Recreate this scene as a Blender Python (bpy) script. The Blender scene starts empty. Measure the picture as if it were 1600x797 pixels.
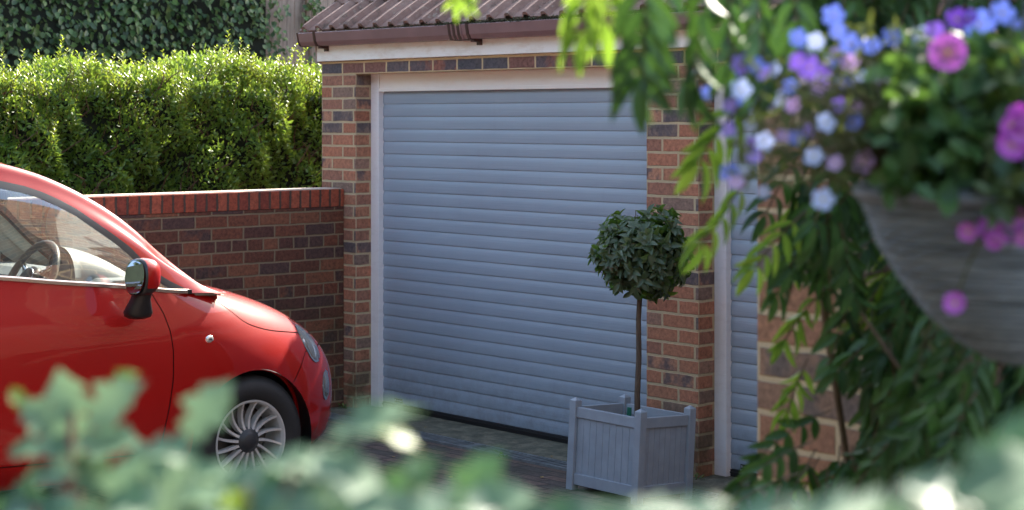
import bpy, bmesh, math, random
import numpy as np
from mathutils import Vector, Matrix
random.seed(7); rng = np.random.default_rng(7)
SC = bpy.context.scene; COL = SC.collection

# ------------------------------------------------------------------ camera, sky, sun, exposure
FPX = 2790.0
CAM = np.array([9.345, -6.71, 1.79]); FW = np.array([-.746, .666, 0.]); RT = np.array([.666, .746, 0.])
cam_d = bpy.data.cameras.new('camera'); cam = bpy.data.objects.new('camera', cam_d); COL.objects.link(cam)
cam.location = CAM
cam.rotation_euler = (math.radians(90), 0, math.atan2(-FW[0], FW[1]))
cam_d.sensor_width = 36; cam_d.lens = FPX / 1600 * 36; cam_d.shift_y = -(398.5 - 182) / 1600
cam_d.clip_start = .05; cam_d.clip_end = 2000
cam_d.dof.use_dof = True; cam_d.dof.focus_distance = 9.0; cam_d.dof.aperture_fstop = 4.5; cam_d.dof.aperture_blades = 9
SC.camera = cam

SUN_EL = math.radians(37.5); SUN_H = np.array([-.30, .954])
world = bpy.data.worlds.new('World'); SC.world = world; world.use_nodes = True
wn = world.node_tree; bg = wn.nodes['Background']
sky = wn.nodes.new('ShaderNodeTexSky'); sky.sky_type = 'NISHITA'; sky.sun_disc = False
sky.sun_elevation = SUN_EL; sky.sun_rotation = math.atan2(SUN_H[0], SUN_H[1]); sky.altitude = 50
sky.dust_density = 2.0
wb = wn.nodes.new('ShaderNodeMix'); wb.data_type = 'RGBA'; wb.blend_type = 'MULTIPLY'; wb.inputs[0].default_value = 1; wb.inputs[7].default_value = (1.09, 1.0, .88, 1)
wn.links.new(sky.outputs[0], wb.inputs[6]); wn.links.new(wb.outputs[2], bg.inputs[0]); bg.inputs[1].default_value = .15
sd = bpy.data.lights.new('sun', 'SUN'); sun = bpy.data.objects.new('sun', sd); COL.objects.link(sun)
sd.energy = 3.5; sd.angle = math.radians(.6); sd.color = (1, .93, .82)
SUNV = Vector((SUN_H[0] * math.cos(SUN_EL), SUN_H[1] * math.cos(SUN_EL), math.sin(SUN_EL)))
sun.rotation_euler = SUNV.to_track_quat('Z', 'Y').to_euler(); sun.location = (-10, -5, 10)
SC.view_settings.view_transform = 'Standard'; SC.view_settings.look = 'None'
SC.view_settings.exposure = 2.32; SC.view_settings.gamma = 1; SC.view_settings.use_curve_mapping = False
SC.render.engine = 'CYCLES'; SC.cycles.use_denoising = True
SC.cycles.max_bounces = 8; SC.cycles.transparent_max_bounces = 12; SC.cycles.sample_clamp_indirect = 6

# ------------------------------------------------------------------ small helpers
def at(px, py, z):
    "point in the garden seen at a place of the photograph, z metres along the view axis"
    return CAM + z * (FW + RT * (px - 800) / FPX + np.array([0, 0, 1.]) * (182 - py) / FPX)

def drive_z(y):
    if y > -.34: return -.05
    return -.05 + .0683 * min(-y - .34, 2.05) + .0437 * max(0, min(-y, 14) - 2.39)

class MB:
    "collects simple shapes for one mesh"
    def __init__(s): s.v = []; s.f = []
    def add(s, v, f):
        b = len(s.v); s.v += [tuple(map(float, p)) for p in v]; s.f += [tuple(b + i for i in q) for q in f]
    def box(s, a, b, bev=0.0, M=None):
        bm = bmesh.new(); bmesh.ops.create_cube(bm, size=1)
        for v in bm.verts:
            v.co = Vector([(a[i] + b[i]) / 2 + v.co[i] * (b[i] - a[i]) for i in range(3)])
        if bev > 0: bmesh.ops.bevel(bm, geom=bm.edges[:], offset=bev, segments=2, affect='EDGES', profile=.6)
        if M is not None: bm.transform(M)
        bm.verts.index_update()
        s.add([v.co for v in bm.verts], [[v.index for v in f.verts] for f in bm.faces]); bm.free()
    def tube(s, pts, r, n=8, caps=True):
        pts = [Vector(p) for p in pts]; rs = r if hasattr(r, '__len__') else [r] * len(pts)
        V = []; F = []; up = Vector((0, 0, 1)); prev = None
        for i, p in enumerate(pts):
            d = (pts[min(i + 1, len(pts) - 1)] - pts[max(i - 1, 0)]).normalized()
            if prev is None:
                a = d.orthogonal().normalized()
            else:
                a = (prev - d * prev.dot(d)).normalized()
            prev = a; b = d.cross(a)
            for k in range(n):
                t = 2 * math.pi * k / n; V.append(p + (a * math.cos(t) + b * math.sin(t)) * rs[i])
        for i in range(len(pts) - 1):
            for k in range(n): F.append((i * n + k, i * n + (k + 1) % n, (i + 1) * n + (k + 1) % n, (i + 1) * n + k))
        if caps: F.append(tuple(range(n))[::-1]); F.append(tuple((len(pts) - 1) * n + k for k in range(n)))
        s.add(V, F)
    def lathe(s, prof, n=32, M=None, closed=False):
        "prof: (radius, height) along local z"
        V = []; F = []
        for (r, h) in prof:
            for k in range(n):
                t = 2 * math.pi * k / n; p = Vector((r * math.cos(t), r * math.sin(t), h)); V.append(M @ p if M is not None else p)
        m = len(prof)
        for i in range(m if closed else m - 1):
            j = (i + 1) % m
            for k in range(n): F.append((i * n + k, i * n + (k + 1) % n, j * n + (k + 1) % n, j * n + k))
        s.add(V, F)
    def build(s, name, mat, parent=None, loc=(0, 0, 0), smooth=False, kind=None):
        return mesh_obj(name, s.v, s.f, mat, parent, loc, smooth, kind)

def mesh_obj(name, V, F, mat, parent=None, loc=(0, 0, 0), smooth=False, kind=None):
    me = bpy.data.meshes.new(name); me.from_pydata([tuple(v) for v in V], [], [tuple(f) for f in F]); me.update()
    o = bpy.data.objects.new(name, me); COL.objects.link(o); o.location = loc
    if mat: me.materials.append(mat)
    if smooth: me.polygons.foreach_set('use_smooth', [True] * len(me.polygons))
    if parent: o.parent = parent
    if kind: o['kind'] = kind
    return o

def thing(name, label, cat, loc=(0, 0, 0), group=None):
    o = bpy.data.objects.new(name, None); COL.objects.link(o); o.location = loc; o.empty_display_size = .1
    o['label'] = label; o['category'] = cat
    if group: o['group'] = group
    return o
def tag(o, label, cat, group=None):
    o['label'] = label; o['category'] = cat
    if group: o['group'] = group
    return o

# ------------------------------------------------------------------ materials
class NT:
    def __init__(s, name):
        s.m = bpy.data.materials.new(name); s.m.use_nodes = True; s.t = s.m.node_tree
        s.p = s.t.nodes['Principled BSDF']; s.out = s.t.nodes['Material Output']
    def n(s, typ, **kw):
        nd = s.t.nodes.new(typ)
        for k, v in kw.items(): setattr(nd, k, v)
        return nd
    def l(s, a, b): s.t.links.new(a, b)
    def setin(s, sock, v):
        if hasattr(v, 'is_linked') or isinstance(v, bpy.types.NodeSocket): s.l(v, sock)
        else: sock.default_value = v
    def math(s, op, a, b=None, c=None, clamp=False):
        nd = s.n('ShaderNodeMath', operation=op); nd.use_clamp = clamp
        s.setin(nd.inputs[0], a)
        if b is not None: s.setin(nd.inputs[1], b)
        if c is not None: s.setin(nd.inputs[2], c)
        return nd.outputs[0]
    def mix(s, f, a, b, mode='MIX'):
        nd = s.n('ShaderNodeMix', data_type='RGBA', blend_type=mode)
        s.setin(nd.inputs[0], f); s.setin(nd.inputs[6], a); s.setin(nd.inputs[7], b)
        return nd.outputs[2]
    def ramp(s, f, stops, interp='LINEAR'):
        nd = s.n('ShaderNodeValToRGB'); cr = nd.color_ramp; cr.interpolation = interp
        while len(cr.elements) < len(stops): cr.elements.new(.5)
        for e, (p, c) in zip(cr.elements, stops): e.position = p; e.color = (*c, 1) if len(c) == 3 else c
        s.l(f, nd.inputs[0]); return nd.outputs[0]
    def noise(s, vec, scale, detail=4, rough=.55, out=0, dist=0):
        nd = s.n('ShaderNodeTexNoise'); nd.inputs['Scale'].default_value = scale; nd.inputs['Detail'].default_value = detail
        nd.inputs['Roughness'].default_value = rough; nd.inputs['Distortion'].default_value = dist
        if vec is not None: s.l(vec, nd.inputs['Vector'])
        return nd.outputs[out]
    def obj(s): return s.n('ShaderNodeTexCoord').outputs['Object']
    def scale(s, vec, sc):
        nd = s.n('ShaderNodeMapping'); s.l(vec, nd.inputs[0]); nd.inputs['Scale'].default_value = sc; return nd.outputs[0]
    def bump(s, h, strength=.3, dist=.01):
        nd = s.n('ShaderNodeBump'); nd.inputs['Strength'].default_value = strength; nd.inputs['Distance'].default_value = dist
        s.l(h, nd.inputs['Height']); s.l(nd.outputs[0], s.p.inputs['Normal']); return nd
    def base(s, c, rough=.5, metal=0., spec=.5):
        s.setin(s.p.inputs['Base Color'], (*c, 1) if isinstance(c, tuple) and len(c) == 3 else c)
        s.setin(s.p.inputs['Roughness'], rough); s.p.inputs['Metallic'].default_value = metal
        s.p.inputs['Specular IOR Level'].default_value = spec

def plain(name, c, rough=.5, metal=0., spec=.5, var=.12, nscale=20., bump=0., coat=0.):
    M = NT(name); o = M.obj(); n = M.noise(o, nscale, 5)
    dark = tuple(x * (1 - var) for x in c); light = tuple(min(1, x * (1 + var)) for x in c)
    M.base(M.ramp(n, [(.3, dark), (.7, light)]), rough, metal, spec)
    if bump: M.bump(M.noise(o, nscale * 6, 4), bump, .002)
    if coat: M.p.inputs['Coat Weight'].default_value = coat; M.p.inputs['Coat Roughness'].default_value = .04
    return M.m

def brick(name, palette, mortar, L=.225, H=.075, j=.0065, header_every=0, seed=0., stain=None, dark=(.055, .05, .055), darkamt=.5, axis=None, rough=.85, swap=False):
    M = NT(name); tc = M.n('ShaderNodeTexCoord'); o = tc.outputs['Object']
    sep = M.n('ShaderNodeSeparateXYZ'); M.l(o, sep.inputs[0]); ns = M.n('ShaderNodeSeparateXYZ'); M.l(tc.outputs['Normal'], ns.inputs[0])
    isx = M.math('GREATER_THAN', M.math('ABSOLUTE', ns.outputs[0]), .6)
    u0 = M.math('ADD', M.math('MULTIPLY', isx, sep.outputs[1]), M.math('MULTIPLY', M.math('SUBTRACT', 1., isx), sep.outputs[0]))
    v0 = sep.outputs[2]
    nz = M.n('ShaderNodeSeparateColor'); M.l(M.noise(o, 14, 3, out=1), nz.inputs[0])
    u = M.math('ADD', u0, M.math('MULTIPLY', M.math('SUBTRACT', nz.outputs[0], .5), .010))
    v = M.math('ADD', v0, M.math('MULTIPLY', M.math('SUBTRACT', nz.outputs[1], .5), .008))
    if swap: u, v = v, u
    vr = M.math('DIVIDE', v, H); row = M.math('FLOOR', vr); fv = M.math('FRACT', vr)
    par = M.math('MULTIPLY', M.math('FLOORED_MODULO', row, 2.), .5)
    if header_every:
        hr = M.math('COMPARE', M.math('FLOORED_MODULO', row, float(header_every)), 1., .2)
        Lr = M.math('SUBTRACT', L, M.math('MULTIPLY', hr, L / 2))
        ur = M.math('ADD', M.math('DIVIDE', u, Lr), M.math('ADD', par, M.math('MULTIPLY', hr, .25)))
    else:
        Lr = L; ur = M.math('ADD', M.math('DIVIDE', u, L), par)
    col = M.math('FLOOR', ur); fu = M.math('FRACT', ur)
    du = M.math('MULTIPLY', M.math('MINIMUM', fu, M.math('SUBTRACT', 1., fu)), Lr)
    dv = M.math('MULTIPLY', M.math('MINIMUM', fv, M.math('SUBTRACT', 1., fv)), H)
    fine = M.noise(o, 90, 4, .7)
    d = M.math('ADD', M.math('MINIMUM', du, dv), M.math('MULTIPLY', M.math('SUBTRACT', fine, .5), .006))
    mask = M.n('ShaderNodeMapRange'); mask.interpolation_type = 'SMOOTHSTEP'
    M.l(d, mask.inputs[0]); mask.inputs[1].default_value = j - .0012; mask.inputs[2].default_value = j + .0022
    cv = M.n('ShaderNodeCombineXYZ'); M.l(col, cv.inputs[0]); M.l(row, cv.inputs[1]); M.setin(cv.inputs[2], M.math('ADD', isx, seed))
    wn_ = M.n('ShaderNodeTexWhiteNoise', noise_dimensions='3D'); M.l(cv.outputs[0], wn_.inputs[0])
    rs = M.n('ShaderNodeSeparateColor'); M.l(wn_.outputs['Color'], rs.inputs[0])
    n = len(palette); c = M.ramp(wn_.outputs['Value'], [(i / n, palette[i]) for i in range(n)], 'CONSTANT')
    # burnt patch inside some bricks
    pn = M.noise(o, 9, 3, .6)
    pa = M.math('MULTIPLY', M.math('GREATER_THAN', rs.outputs[0], 1 - darkamt),
                M.math('MULTIPLY', M.math('SUBTRACT', M.math('ADD', pn, M.math('MULTIPLY', M.math('MINIMUM', du, .03), 4.)), .5), 6., clamp=True))
    c = M.mix(M.math('MULTIPLY', pa, .85), c, (*dark, 1))
    mott = M.noise(o, 45, 6, .75)
    c = M.mix(1., c, M.ramp(mott, [(.28, (.5, .48, .48)), (.5, (1, 1, 1)), (.75, (1.6, 1.5, 1.4))]), 'MULTIPLY')
    big = M.noise(o, 1.7, 4)
    mc = M.mix(fine, tuple(x * .72 for x in mortar) + (1,), tuple(min(1, x * 1.2) for x in mortar) + (1,))
    c = M.mix(mask.outputs[0], mc, c)
    c = M.mix(.6, c, M.ramp(big, [(.3, (.75, .74, .74)), (.7, (1.15, 1.15, 1.15))]), 'MULTIPLY')
    if stain:
        sc, zmax = stain
        f = M.math('MULTIPLY', M.math('SUBTRACT', 1., M.math('DIVIDE', sep.outputs[2], zmax), clamp=True), M.ramp(M.noise(o, 5, 5, .65), [(.42, (0, 0, 0)), (.62, (1, 1, 1))]))
        c = M.mix(M.math('MULTIPLY', f, .75), c, (*sc, 1))
    M.base(c, rough, 0, .25)
    h = M.math('ADD', M.math('MULTIPLY', mask.outputs[0], 1.), M.math('MULTIPLY', mott, .35))
    M.bump(h, .75, .006)
    return M.m

def leafmat(name, dark, mid, light, rough=.4, trans=.3, tcol=None, spec=.5, under=None, edge=None):
    M = NT(name); g = M.n('ShaderNodeNewGeometry')
    c = M.ramp(g.outputs['Random Per Island'], [(.0, dark), (.5, mid), (1., light)])
    c = M.mix(.35, c, M.ramp(M.noise(M.obj(), 60, 3), [(.3, (.7, .7, .7)), (.7, (1.25, 1.25, 1.2))]), 'MULTIPLY')
    if under: c = M.mix(g.outputs['Backfacing'], c, (*under, 1))
    M.base(c, rough, 0, spec)
    tr = M.n('ShaderNodeBsdfTranslucent')
    if tcol is None: tcol = tuple(x * k for x, k in zip(light, (2.2, 2.0, .9)))
    M.l(M.mix(.5, c, (*tcol, 1)), tr.inputs[0])
    mx = M.n('ShaderNodeMixShader'); mx.inputs[0].default_value = trans
    M.l(M.p.outputs[0], mx.inputs[1]); M.l(tr.outputs[0], mx.inputs[2]); M.l(mx.outputs[0], M.out.inputs[0])
    return M.m

# brick palettes
facade_pal = [(.33, .14, .085), (.38, .165, .10), (.29, .14, .095), (.23, .15, .115), (.36, .165, .10), (.30, .175, .125), (.20, .145, .12), (.40, .20, .125)]
m_brick = brick('facade_brick', facade_pal, (.49, .385, .24), stain=((.07, .06, .03), .5), seed=3., darkamt=.24, dark=(.10, .085, .09))
m_brick_dark = brick('band_brick', [(.20, .10, .08), (.13, .10, .10), (.10, .09, .095), (.25, .11, .08)], (.56, .42, .25), seed=9., darkamt=.75, dark=(.09, .085, .095))
m_gwall = brick('garden_wall_brick', [(.125, .05, .032), (.16, .06, .036), (.10, .045, .034), (.20, .08, .045), (.09, .05, .042), (.15, .06, .038)], (.23, .165, .10), header_every=4, seed=5., stain=((.05, .045, .02), .9), darkamt=.12, dark=(.07, .045, .04), j=.005)
m_coping = brick('coping_brick', [(.27, .062, .035), (.32, .075, .04), (.23, .055, .035), (.34, .09, .05)], (.09, .06, .045), L=.075, H=.4, seed=2., darkamt=.06, j=.0068)
m_near = brick('house_brick', [(.38, .20, .13), (.33, .20, .14), (.25, .19, .165), (.40, .21, .13), (.23, .185, .165), (.36, .22, .15)], (.68, .53, .34), seed=11., darkamt=.3, dark=(.15, .13, .125), j=.0065)

def m_slat():
    M = NT('door_slat_paint'); o = M.obj()
    br = M.noise(M.scale(o, (1.5, 60, 420)), 1, 4, .6); big = M.noise(M.scale(o, (.8, 1, 1.6)), 1.6, 3)
    c = M.ramp(br, [(.3, (.265, .315, .38)), (.7, (.30, .355, .425))]); c = M.mix(.5, c, M.ramp(big, [(.3, (.9, .9, .9)), (.7, (1.1, 1.1, 1.08))]), 'MULTIPLY')
    sp = M.n('ShaderNodeSeparateXYZ'); M.l(o, sp.inputs[0])
    gr = M.math('MULTIPLY', M.math('SUBTRACT', 1., M.math('DIVIDE', sp.outputs[2], .45), clamp=True), M.ramp(M.noise(o, 16, 6, .7), [(.4, (0, 0, 0)), (.7, (1, 1, 1))]))
    c = M.mix(M.math('MULTIPLY', gr, .45), c, (.13, .12, .10, 1))
    st_ = M.ramp(M.noise(M.scale(o, (9, 1, .7)), 2.2, 5, .6), [(.55, (0, 0, 0)), (.75, (1, 1, 1))]); c = M.mix(M.math('MULTIPLY', st_, .07), c, (.17, .17, .17, 1))
    M.base(c, M.math('ADD', M.math('MULTIPLY', br, .22), .26), 0, .5); M.bump(br, .35, .001)
    return M.m
m_slat = m_slat()
def m_white(name='white_paint', c=(.78, .75, .72), dirt=(.55, .42, .32), rough=.5, amt=.6):
    M = NT(name); o = M.obj(); n = M.noise(M.scale(o, (3, 3, 9)), 3, 6, .7)
    M.base(M.mix(M.math('MULTIPLY', M.ramp(n, [(.48, (0, 0, 0)), (.75, (1, 1, 1))]), amt), (*c, 1), (*dirt, 1)), rough)
    M.bump(M.noise(M.scale(o, (4, 4, 60)), 3, 4), .15, .002); return M.m
m_fascia = m_white('fascia_paint', (.82, .79, .74), (.55, .43, .31), .5, .5); m_frame = m_white('frame_paint', (.76, .74, .74), (.55, .5, .48), .4, .35)
def m_tile():
    M = NT('roof_tile'); o = M.obj()
    a = M.noise(o, 3.5, 6, .65); b = M.noise(o, 22, 6, .75)
    c = M.ramp(a, [(.3, (.11, .07, .058)), (.5, (.18, .105, .085)), (.7, (.26, .17, .14))])
    c = M.mix(M.ramp(b, [(.56, (0, 0, 0)), (.68, (1, 1, 1))]), c, (.25, .21, .17, 1))
    c = M.mix(M.ramp(M.noise(o, 9, 5, .7), [(.55, (0, 0, 0)), (.68, (.8, .8, .8))]), c, (.035, .035, .025, 1))
    M.base(c, .75, 0, .3); M.bump(b, .7, .006); return M.m
m_tile = m_tile()
m_gutter = plain('gutter_plastic', (.21, .12, .115), .42, var=.1, nscale=6)
m_gutter_dark = plain('gutter_bracket_plastic', (.055, .025, .022), .4)
m_black = plain('black_rubber', (.012, .012, .013), .6)
def m_paving():
    M = NT('block_paving'); o = M.obj()
    bt = M.n('ShaderNodeTexBrick'); M.l(o, bt.inputs[0]); bt.offset = .5
    for k, v in (('Scale', 1.), ('Mortar Size', .006), ('Brick Width', .2), ('Row Height', .1), ('Bias', 0.), ('Mortar Smooth', .3)): bt.inputs[k].default_value = v
    bt.inputs['Color1'].default_value = (.17, .11, .088, 1); bt.inputs['Color2'].default_value = (.095, .078, .070, 1); bt.inputs['Mortar'].default_value = (.045, .04, .03, 1)
    n = M.noise(o, 30, 6, .75); g = M.noise(o, 2.2, 5, .6)
    c = M.mix(.8, bt.outputs[0], M.ramp(n, [(.3, (.45, .45, .45)), (.55, (1, 1, 1)), (.75, (1.9, 1.85, 1.7))]), 'MULTIPLY')
    c = M.mix(M.ramp(g, [(.5, (0, 0, 0)), (.7, (.6, .6, .6))]), c, (.055, .052, .035, 1))
    M.base(c, .85, 0, .25)
    M.bump(M.math('ADD', M.math('MULTIPLY', bt.outputs[1], -.8), n), .6, .008); return M.m
m_paving = m_paving()
def m_conc():
    M = NT('weathered_concrete'); o = M.obj(); n = M.noise(o, 12, 8, .7); b = M.noise(o, 160, 3, .7)
    c = M.ramp(n, [(.38, (.085, .082, .062)), (.5, (.125, .118, .088)), (.62, (.19, .17, .125))])
    c = M.mix(.6, c, M.ramp(b, [(.3, (.5, .5, .5)), (.7, (1.6, 1.6, 1.5))]), 'MULTIPLY'); M.base(c, .9, 0, .2); M.bump(n, .5, .01); return M.m
m_conc = m_conc()
m_grate = plain('drain_metal', (.19, .20, .20), .5, .3, var=.3, nscale=14)
m_planter = plain('planter_paint', (.285, .325, .375), .5, var=.10, nscale=12, bump=.12)
m_soil = plain('soil', (.02, .015, .012), .9, var=.5, nscale=60, bump=.6)
def m_bark(name, a, b):
    M = NT(name); o = M.obj(); n = M.noise(M.scale(o, (60, 60, 8)), 1.5, 5, .7); M.base(M.ramp(n, [(.3, a), (.7, b)]), .8, 0, .3); M.bump(n, .5, .004); return M.m
m_trunk = m_bark('smooth_bark', (.06, .045, .035), (.15, .11, .08)); m_vine = m_bark('vine_bark', (.09, .06, .04), (.2, .14, .09))
m_boards = NT('grey_boards'); _o = m_boards.obj(); _n = m_boards.noise(m_boards.scale(_o, (14, 14, 1.2)), 2, 6, .7)
m_boards.base(m_boards.ramp(_n, [(.3, (.16, .125, .105)), (.7, (.33, .27, .24))]), .85, 0, .2); m_boards.bump(_n, .4, .01); m_boards = m_boards.m

# ------------------------------------------------------------------ leaves
LEAF6 = (np.array([[0, 0, 0], [.3, -.42, .10], [.7, -.36, .08], [1, 0, -.04], [.7, .36, .08], [.3, .42, .10], [.5, 0, -.02]]),
         [(0, 1, 6), (1, 2, 6), (2, 3, 6), (3, 4, 6), (4, 5, 6), (5, 0, 6)])
LEAF4 = (np.array([[0, 0, 0], [.45, -.5, .12], [1, 0, 0], [.45, .5, .12]]), [(0, 1, 2), (0, 2, 3)])
def ell_leaf(n=5, w=.5, curl=.1, fold=.12):
    xs = np.linspace(0, 1, n + 2); V = []; F = []
    for i, x in enumerate(xs):
        ww = w * (math.sin(math.pi * x ** .8)) ** .75 if 0 < i < n + 1 else 0.0
        z = -curl * x * x * 2
        V += [[x, -ww, z + fold * ww * 2], [x, 0, z], [x, ww, z + fold * ww * 2]]
    for i in range(n + 1):
        a = 3 * i; F += [(a, a + 1, a + 4, a + 3), (a + 1, a + 2, a + 5, a + 4)]
    return np.array(V), F
LEAFL = ell_leaf(5, .5, .12, .15)
def lobed_leaf():
    # a broad leaf cut into pointed lobes
    half = [(0, .02), (.10, .10), (.16, .34), (.30, .26), (.34, .20), (.42, .46), (.58, .34), (.60, .24), (.72, .36), (.82, .20), (1.0, 0)]
    V = []; F = []
    for i, (x, w) in enumerate(half):
        z = -.16 * x * x; V += [[x, -w, z + .25 * w + .05 * math.sin(9 * x)], [x * .98, 0, z], [x, w, z + .25 * w - .05 * math.sin(9 * x)]]
    for i in range(len(half) - 1):
        a = 3 * i; F += [(a, a + 1, a + 4, a + 3), (a + 1, a + 2, a + 5, a + 4)]
    return np.array(V), F
LOBED = lobed_leaf()

class Leaves:
    def __init__(s, tmpl): s.t = tmpl; s.P = []; s.D = []; s.N = []; s.L = []; s.W = []
    def add(s, p, d, n, L, W): s.P.append(p); s.D.append(d); s.N.append(n); s.L.append(L); s.W.append(W)
    def addmany(s, P, D, N, L, W): s.P += list(P); s.D += list(D); s.N += list(N); s.L += list(L); s.W += list(W)
    def build(s, name, mat, parent=None, smooth=False, kind=None):
        T, Fc = s.t; P = np.array(s.P, float); D = np.array(s.D, float); N = np.array(s.N, float)
        L = np.array(s.L, float)[:, None]; W = np.array(s.W, float)[:, None]
        D /= np.linalg.norm(D, axis=1, keepdims=True) + 1e-9
        N = N - D * (N * D).sum(1, keepdims=True); nn = np.linalg.norm(N, axis=1, keepdims=True)
        bad = nn[:, 0] < 1e-3; N[bad] = np.cross(D[bad], [.3, .5, .8]); N /= np.linalg.norm(N, axis=1, keepdims=True)
        S = np.cross(N, D); n = len(P); k = len(T)
        V = P[:, None] + T[None, :, :1] * (D * L)[:, None] + T[None, :, 1:2] * (S * W)[:, None] + T[None, :, 2:] * (N * L)[:, None]
        V = V.reshape(-1, 3)
        me = bpy.data.meshes.new(name); me.vertices.add(len(V)); me.vertices.foreach_set('co', V.ravel())
        idx = []; starts = []; tot = 0
        base = [i for f in Fc for i in f]; lens = [len(f) for f in Fc]
        nl = len(base); me.loops.add(nl * n); me.loops.foreach_set('vertex_index', (np.array(base)[None] + (np.arange(n) * k)[:, None]).ravel())
        st = np.cumsum([0] + lens[:-1]); me.polygons.add(len(Fc) * n)
        me.polygons.foreach_set('loop_start', (st[None] + (np.arange(n) * nl)[:, None]).ravel())
        me.update(calc_edges=True); me.validate()
        me.materials.append(mat)
        if smooth: me.polygons.foreach_set('use_smooth', [True] * len(me.polygons))
        o = bpy.data.objects.new(name, me); COL.objects.link(o)
        if parent: o.parent = parent
        if kind: o['kind'] = kind
        return o
def rdir(n): d = rng.normal(size=(n, 3)); return d / np.linalg.norm(d, axis=1, keepdims=True)

# ------------------------------------------------------------------ ground
def build_ground():
    xs = np.concatenate([[-150, -60, -20], np.arange(-10, 20, 1.), [30, 80, 200]])
    ys = np.concatenate([[-150, -60, -30, -20, -14.34], np.arange(-14, -2.6, .5), [-2.39, -1.5, -.8, -.34, .5, 2, 10, 40, 150]])
    V = [(x, y, drive_z(y)) for y in ys for x in xs]; n = len(xs)
    F = [(j * n + i, j * n + i + 1, (j + 1) * n + i + 1, (j + 1) * n + i) for j in range(len(ys) - 1) for i in range(n - 1)]
    mesh_obj('driveway', V, F, m_paving, kind='structure')
    b = MB(); b.box((.245, -.20, -.12), (6.6, .30, -.036)); b.build('concrete_threshold', m_conc, kind='structure')
build_ground()
# drain channel
t = thing('drain_channel', 'long grey slotted drain channel sunk in the paving before the garage doors', 'drain', (.3, -.27, -.046))
b = MB(); b.box((0, -.062, -.06), (6.3, .062, -.004)); b.build('channel', m_black, t)
b = MB()
b.box((0, -.064, -.01), (6.3, -.052, .010)); b.box((0, .052, -.01), (6.3, .064, .010))
x = .0
while x < 6.3:
    b.box((x, -.053, -.006), (x + .017, .053, .008)); x += .034
    if abs((x % 1.0) - .5) < .017: b.box((x - .01, -.053, -.006), (x + .03, .053, .009))
b.build('grate', m_grate, t)

# ------------------------------------------------------------------ the garage building
ZT = 2.055
gar = thing('garage', 'red brick double garage with roller doors, white fascia and brown corrugated tile roof', 'garage', (0, 0, 0))
def pier(x0, x1, seedx=0.):
    b = MB(); b.box((0, 0, -.18), (x1 - x0, .40, ZT - .03), .002); return b.build('brick_pier', m_brick, gar, (x0, 0, .030))
pier(0, .36); pier(2.88, 3.243); pier(5.76, 6.25)
b = MB(); b.box((0, -.002, 0), (6.25, .40, .083), .002); b.build('brick_course', m_brick_dark, gar, (0, 0, 2.056))
b = MB(); b.box((0, 0, -.05), (.22, 5.2, 2.13)); b.build('side_wall', m_brick, gar, (0, .402, 0))
b = MB(); b.box((6.03, .402, -.05), (6.25, 5.6, 2.13)); b.box((.221, 5.38, -.05), (6.02, 5.6, 2.13)); b.box((.23, .36, 2.05), (6.02, 5.37, 2.12)); b.build('rear_wall', m_brick, gar)
b = MB(); b.box((-.006, -.035, 2.141), (6.3, -.004, 2.335), .003); b.build('fascia', m_fascia, gar)
# roof: overlapping courses of corrugated tiles
def roof():
    p = math.radians(35); V = []; F = []
    x0, x1 = -.085, 6.3; dx = .15 / 14; nx = int((x1 - x0) / dx) + 1
    X = x0 + np.arange(nx) * dx
    ph = ((X - x0 - .03) / .15) % 1.0
    prof = np.where(ph < .42, np.minimum(.032, .042 * np.sin(np.pi * ph / .42) ** .9), .003 * np.sin(np.pi * (ph - .42) / .58))
    for c in range(9):
        jit = rng.normal(0, .0022, nx // 28 + 2)
        jj = np.interp(np.arange(nx), np.arange(len(jit)) * 28, jit)
        off = -.004 if c % 2 else 0
        for (th, cut) in ((0, 0), (1, 0)):
            pass
        d0 = c * .32; d1 = d0 + .36
        rows = [(d0 + .0, -.018), (d0, 0.0), (d0 + .02, .003), (d0 + .12, .001), (d0 + .24, -.006), (d1, -.014)]
        base = len(V)
        for (d, dh) in rows:
            lift = .020 + dh
            for i in range(nx):
                h = prof[i] + lift + jj[i]
                dd = d + (jj[i] * 2)
                y = -.105 + dd * math.cos(p) - h * math.sin(p); z = 2.318 + dd * math.sin(p) + h * math.cos(p)
                V.append((X[i] + off, y, z))
        for r in range(len(rows) - 1):
            for i in range(nx - 1):
                a = base + r * nx + i; F.append((a, a + 1, a + nx + 1, a + nx))
    mesh_obj('roof', V, F, m_tile, gar, smooth=False)
    d = 9 * .32; yr = -.105 + d * math.cos(p); zr = 2.32 + d * math.sin(p)
    b = MB(); b.add([(-.03, -.03, 2.337), (-.03, yr, zr - .02), (-.03, 5.6, 2.337), (-.03, 5.6, 2.13), (-.03, -.03, 2.13),
                     (0.0, -.03, 2.337), (0.0, yr, zr - .02), (0.0, 5.6, 2.337), (0.0, 5.6, 2.13), (0.0, -.03, 2.13)],
                    [(0, 1, 2, 3, 4), (9, 8, 7, 6, 5)] + [(i, (i + 1) % 5, 5 + (i + 1) % 5, 5 + i) for i in range(5)])
    b.box((.0, yr, 2.14), (6.3, yr + 2.0, zr - .1)); b.build('gable', m_boards, gar)
    # moss at the tile feet
roof()
L_ = Leaves(LEAF4)
for k in range(2600):
    x = rng.choice([rng.uniform(1.3, 3.1), rng.uniform(.6, 5)]); h = abs(rng.normal(0, .012))
    L_.add((x, -.128 + rng.normal(0, .006), 2.318 + h * .6), rng.normal(size=3), (0, -.3, 1), .012, .008)
moss = plain('moss', (.045, .05, .022), .9, var=.4, nscale=80)
L_.build('moss', moss, gar, kind='stuff')
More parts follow.
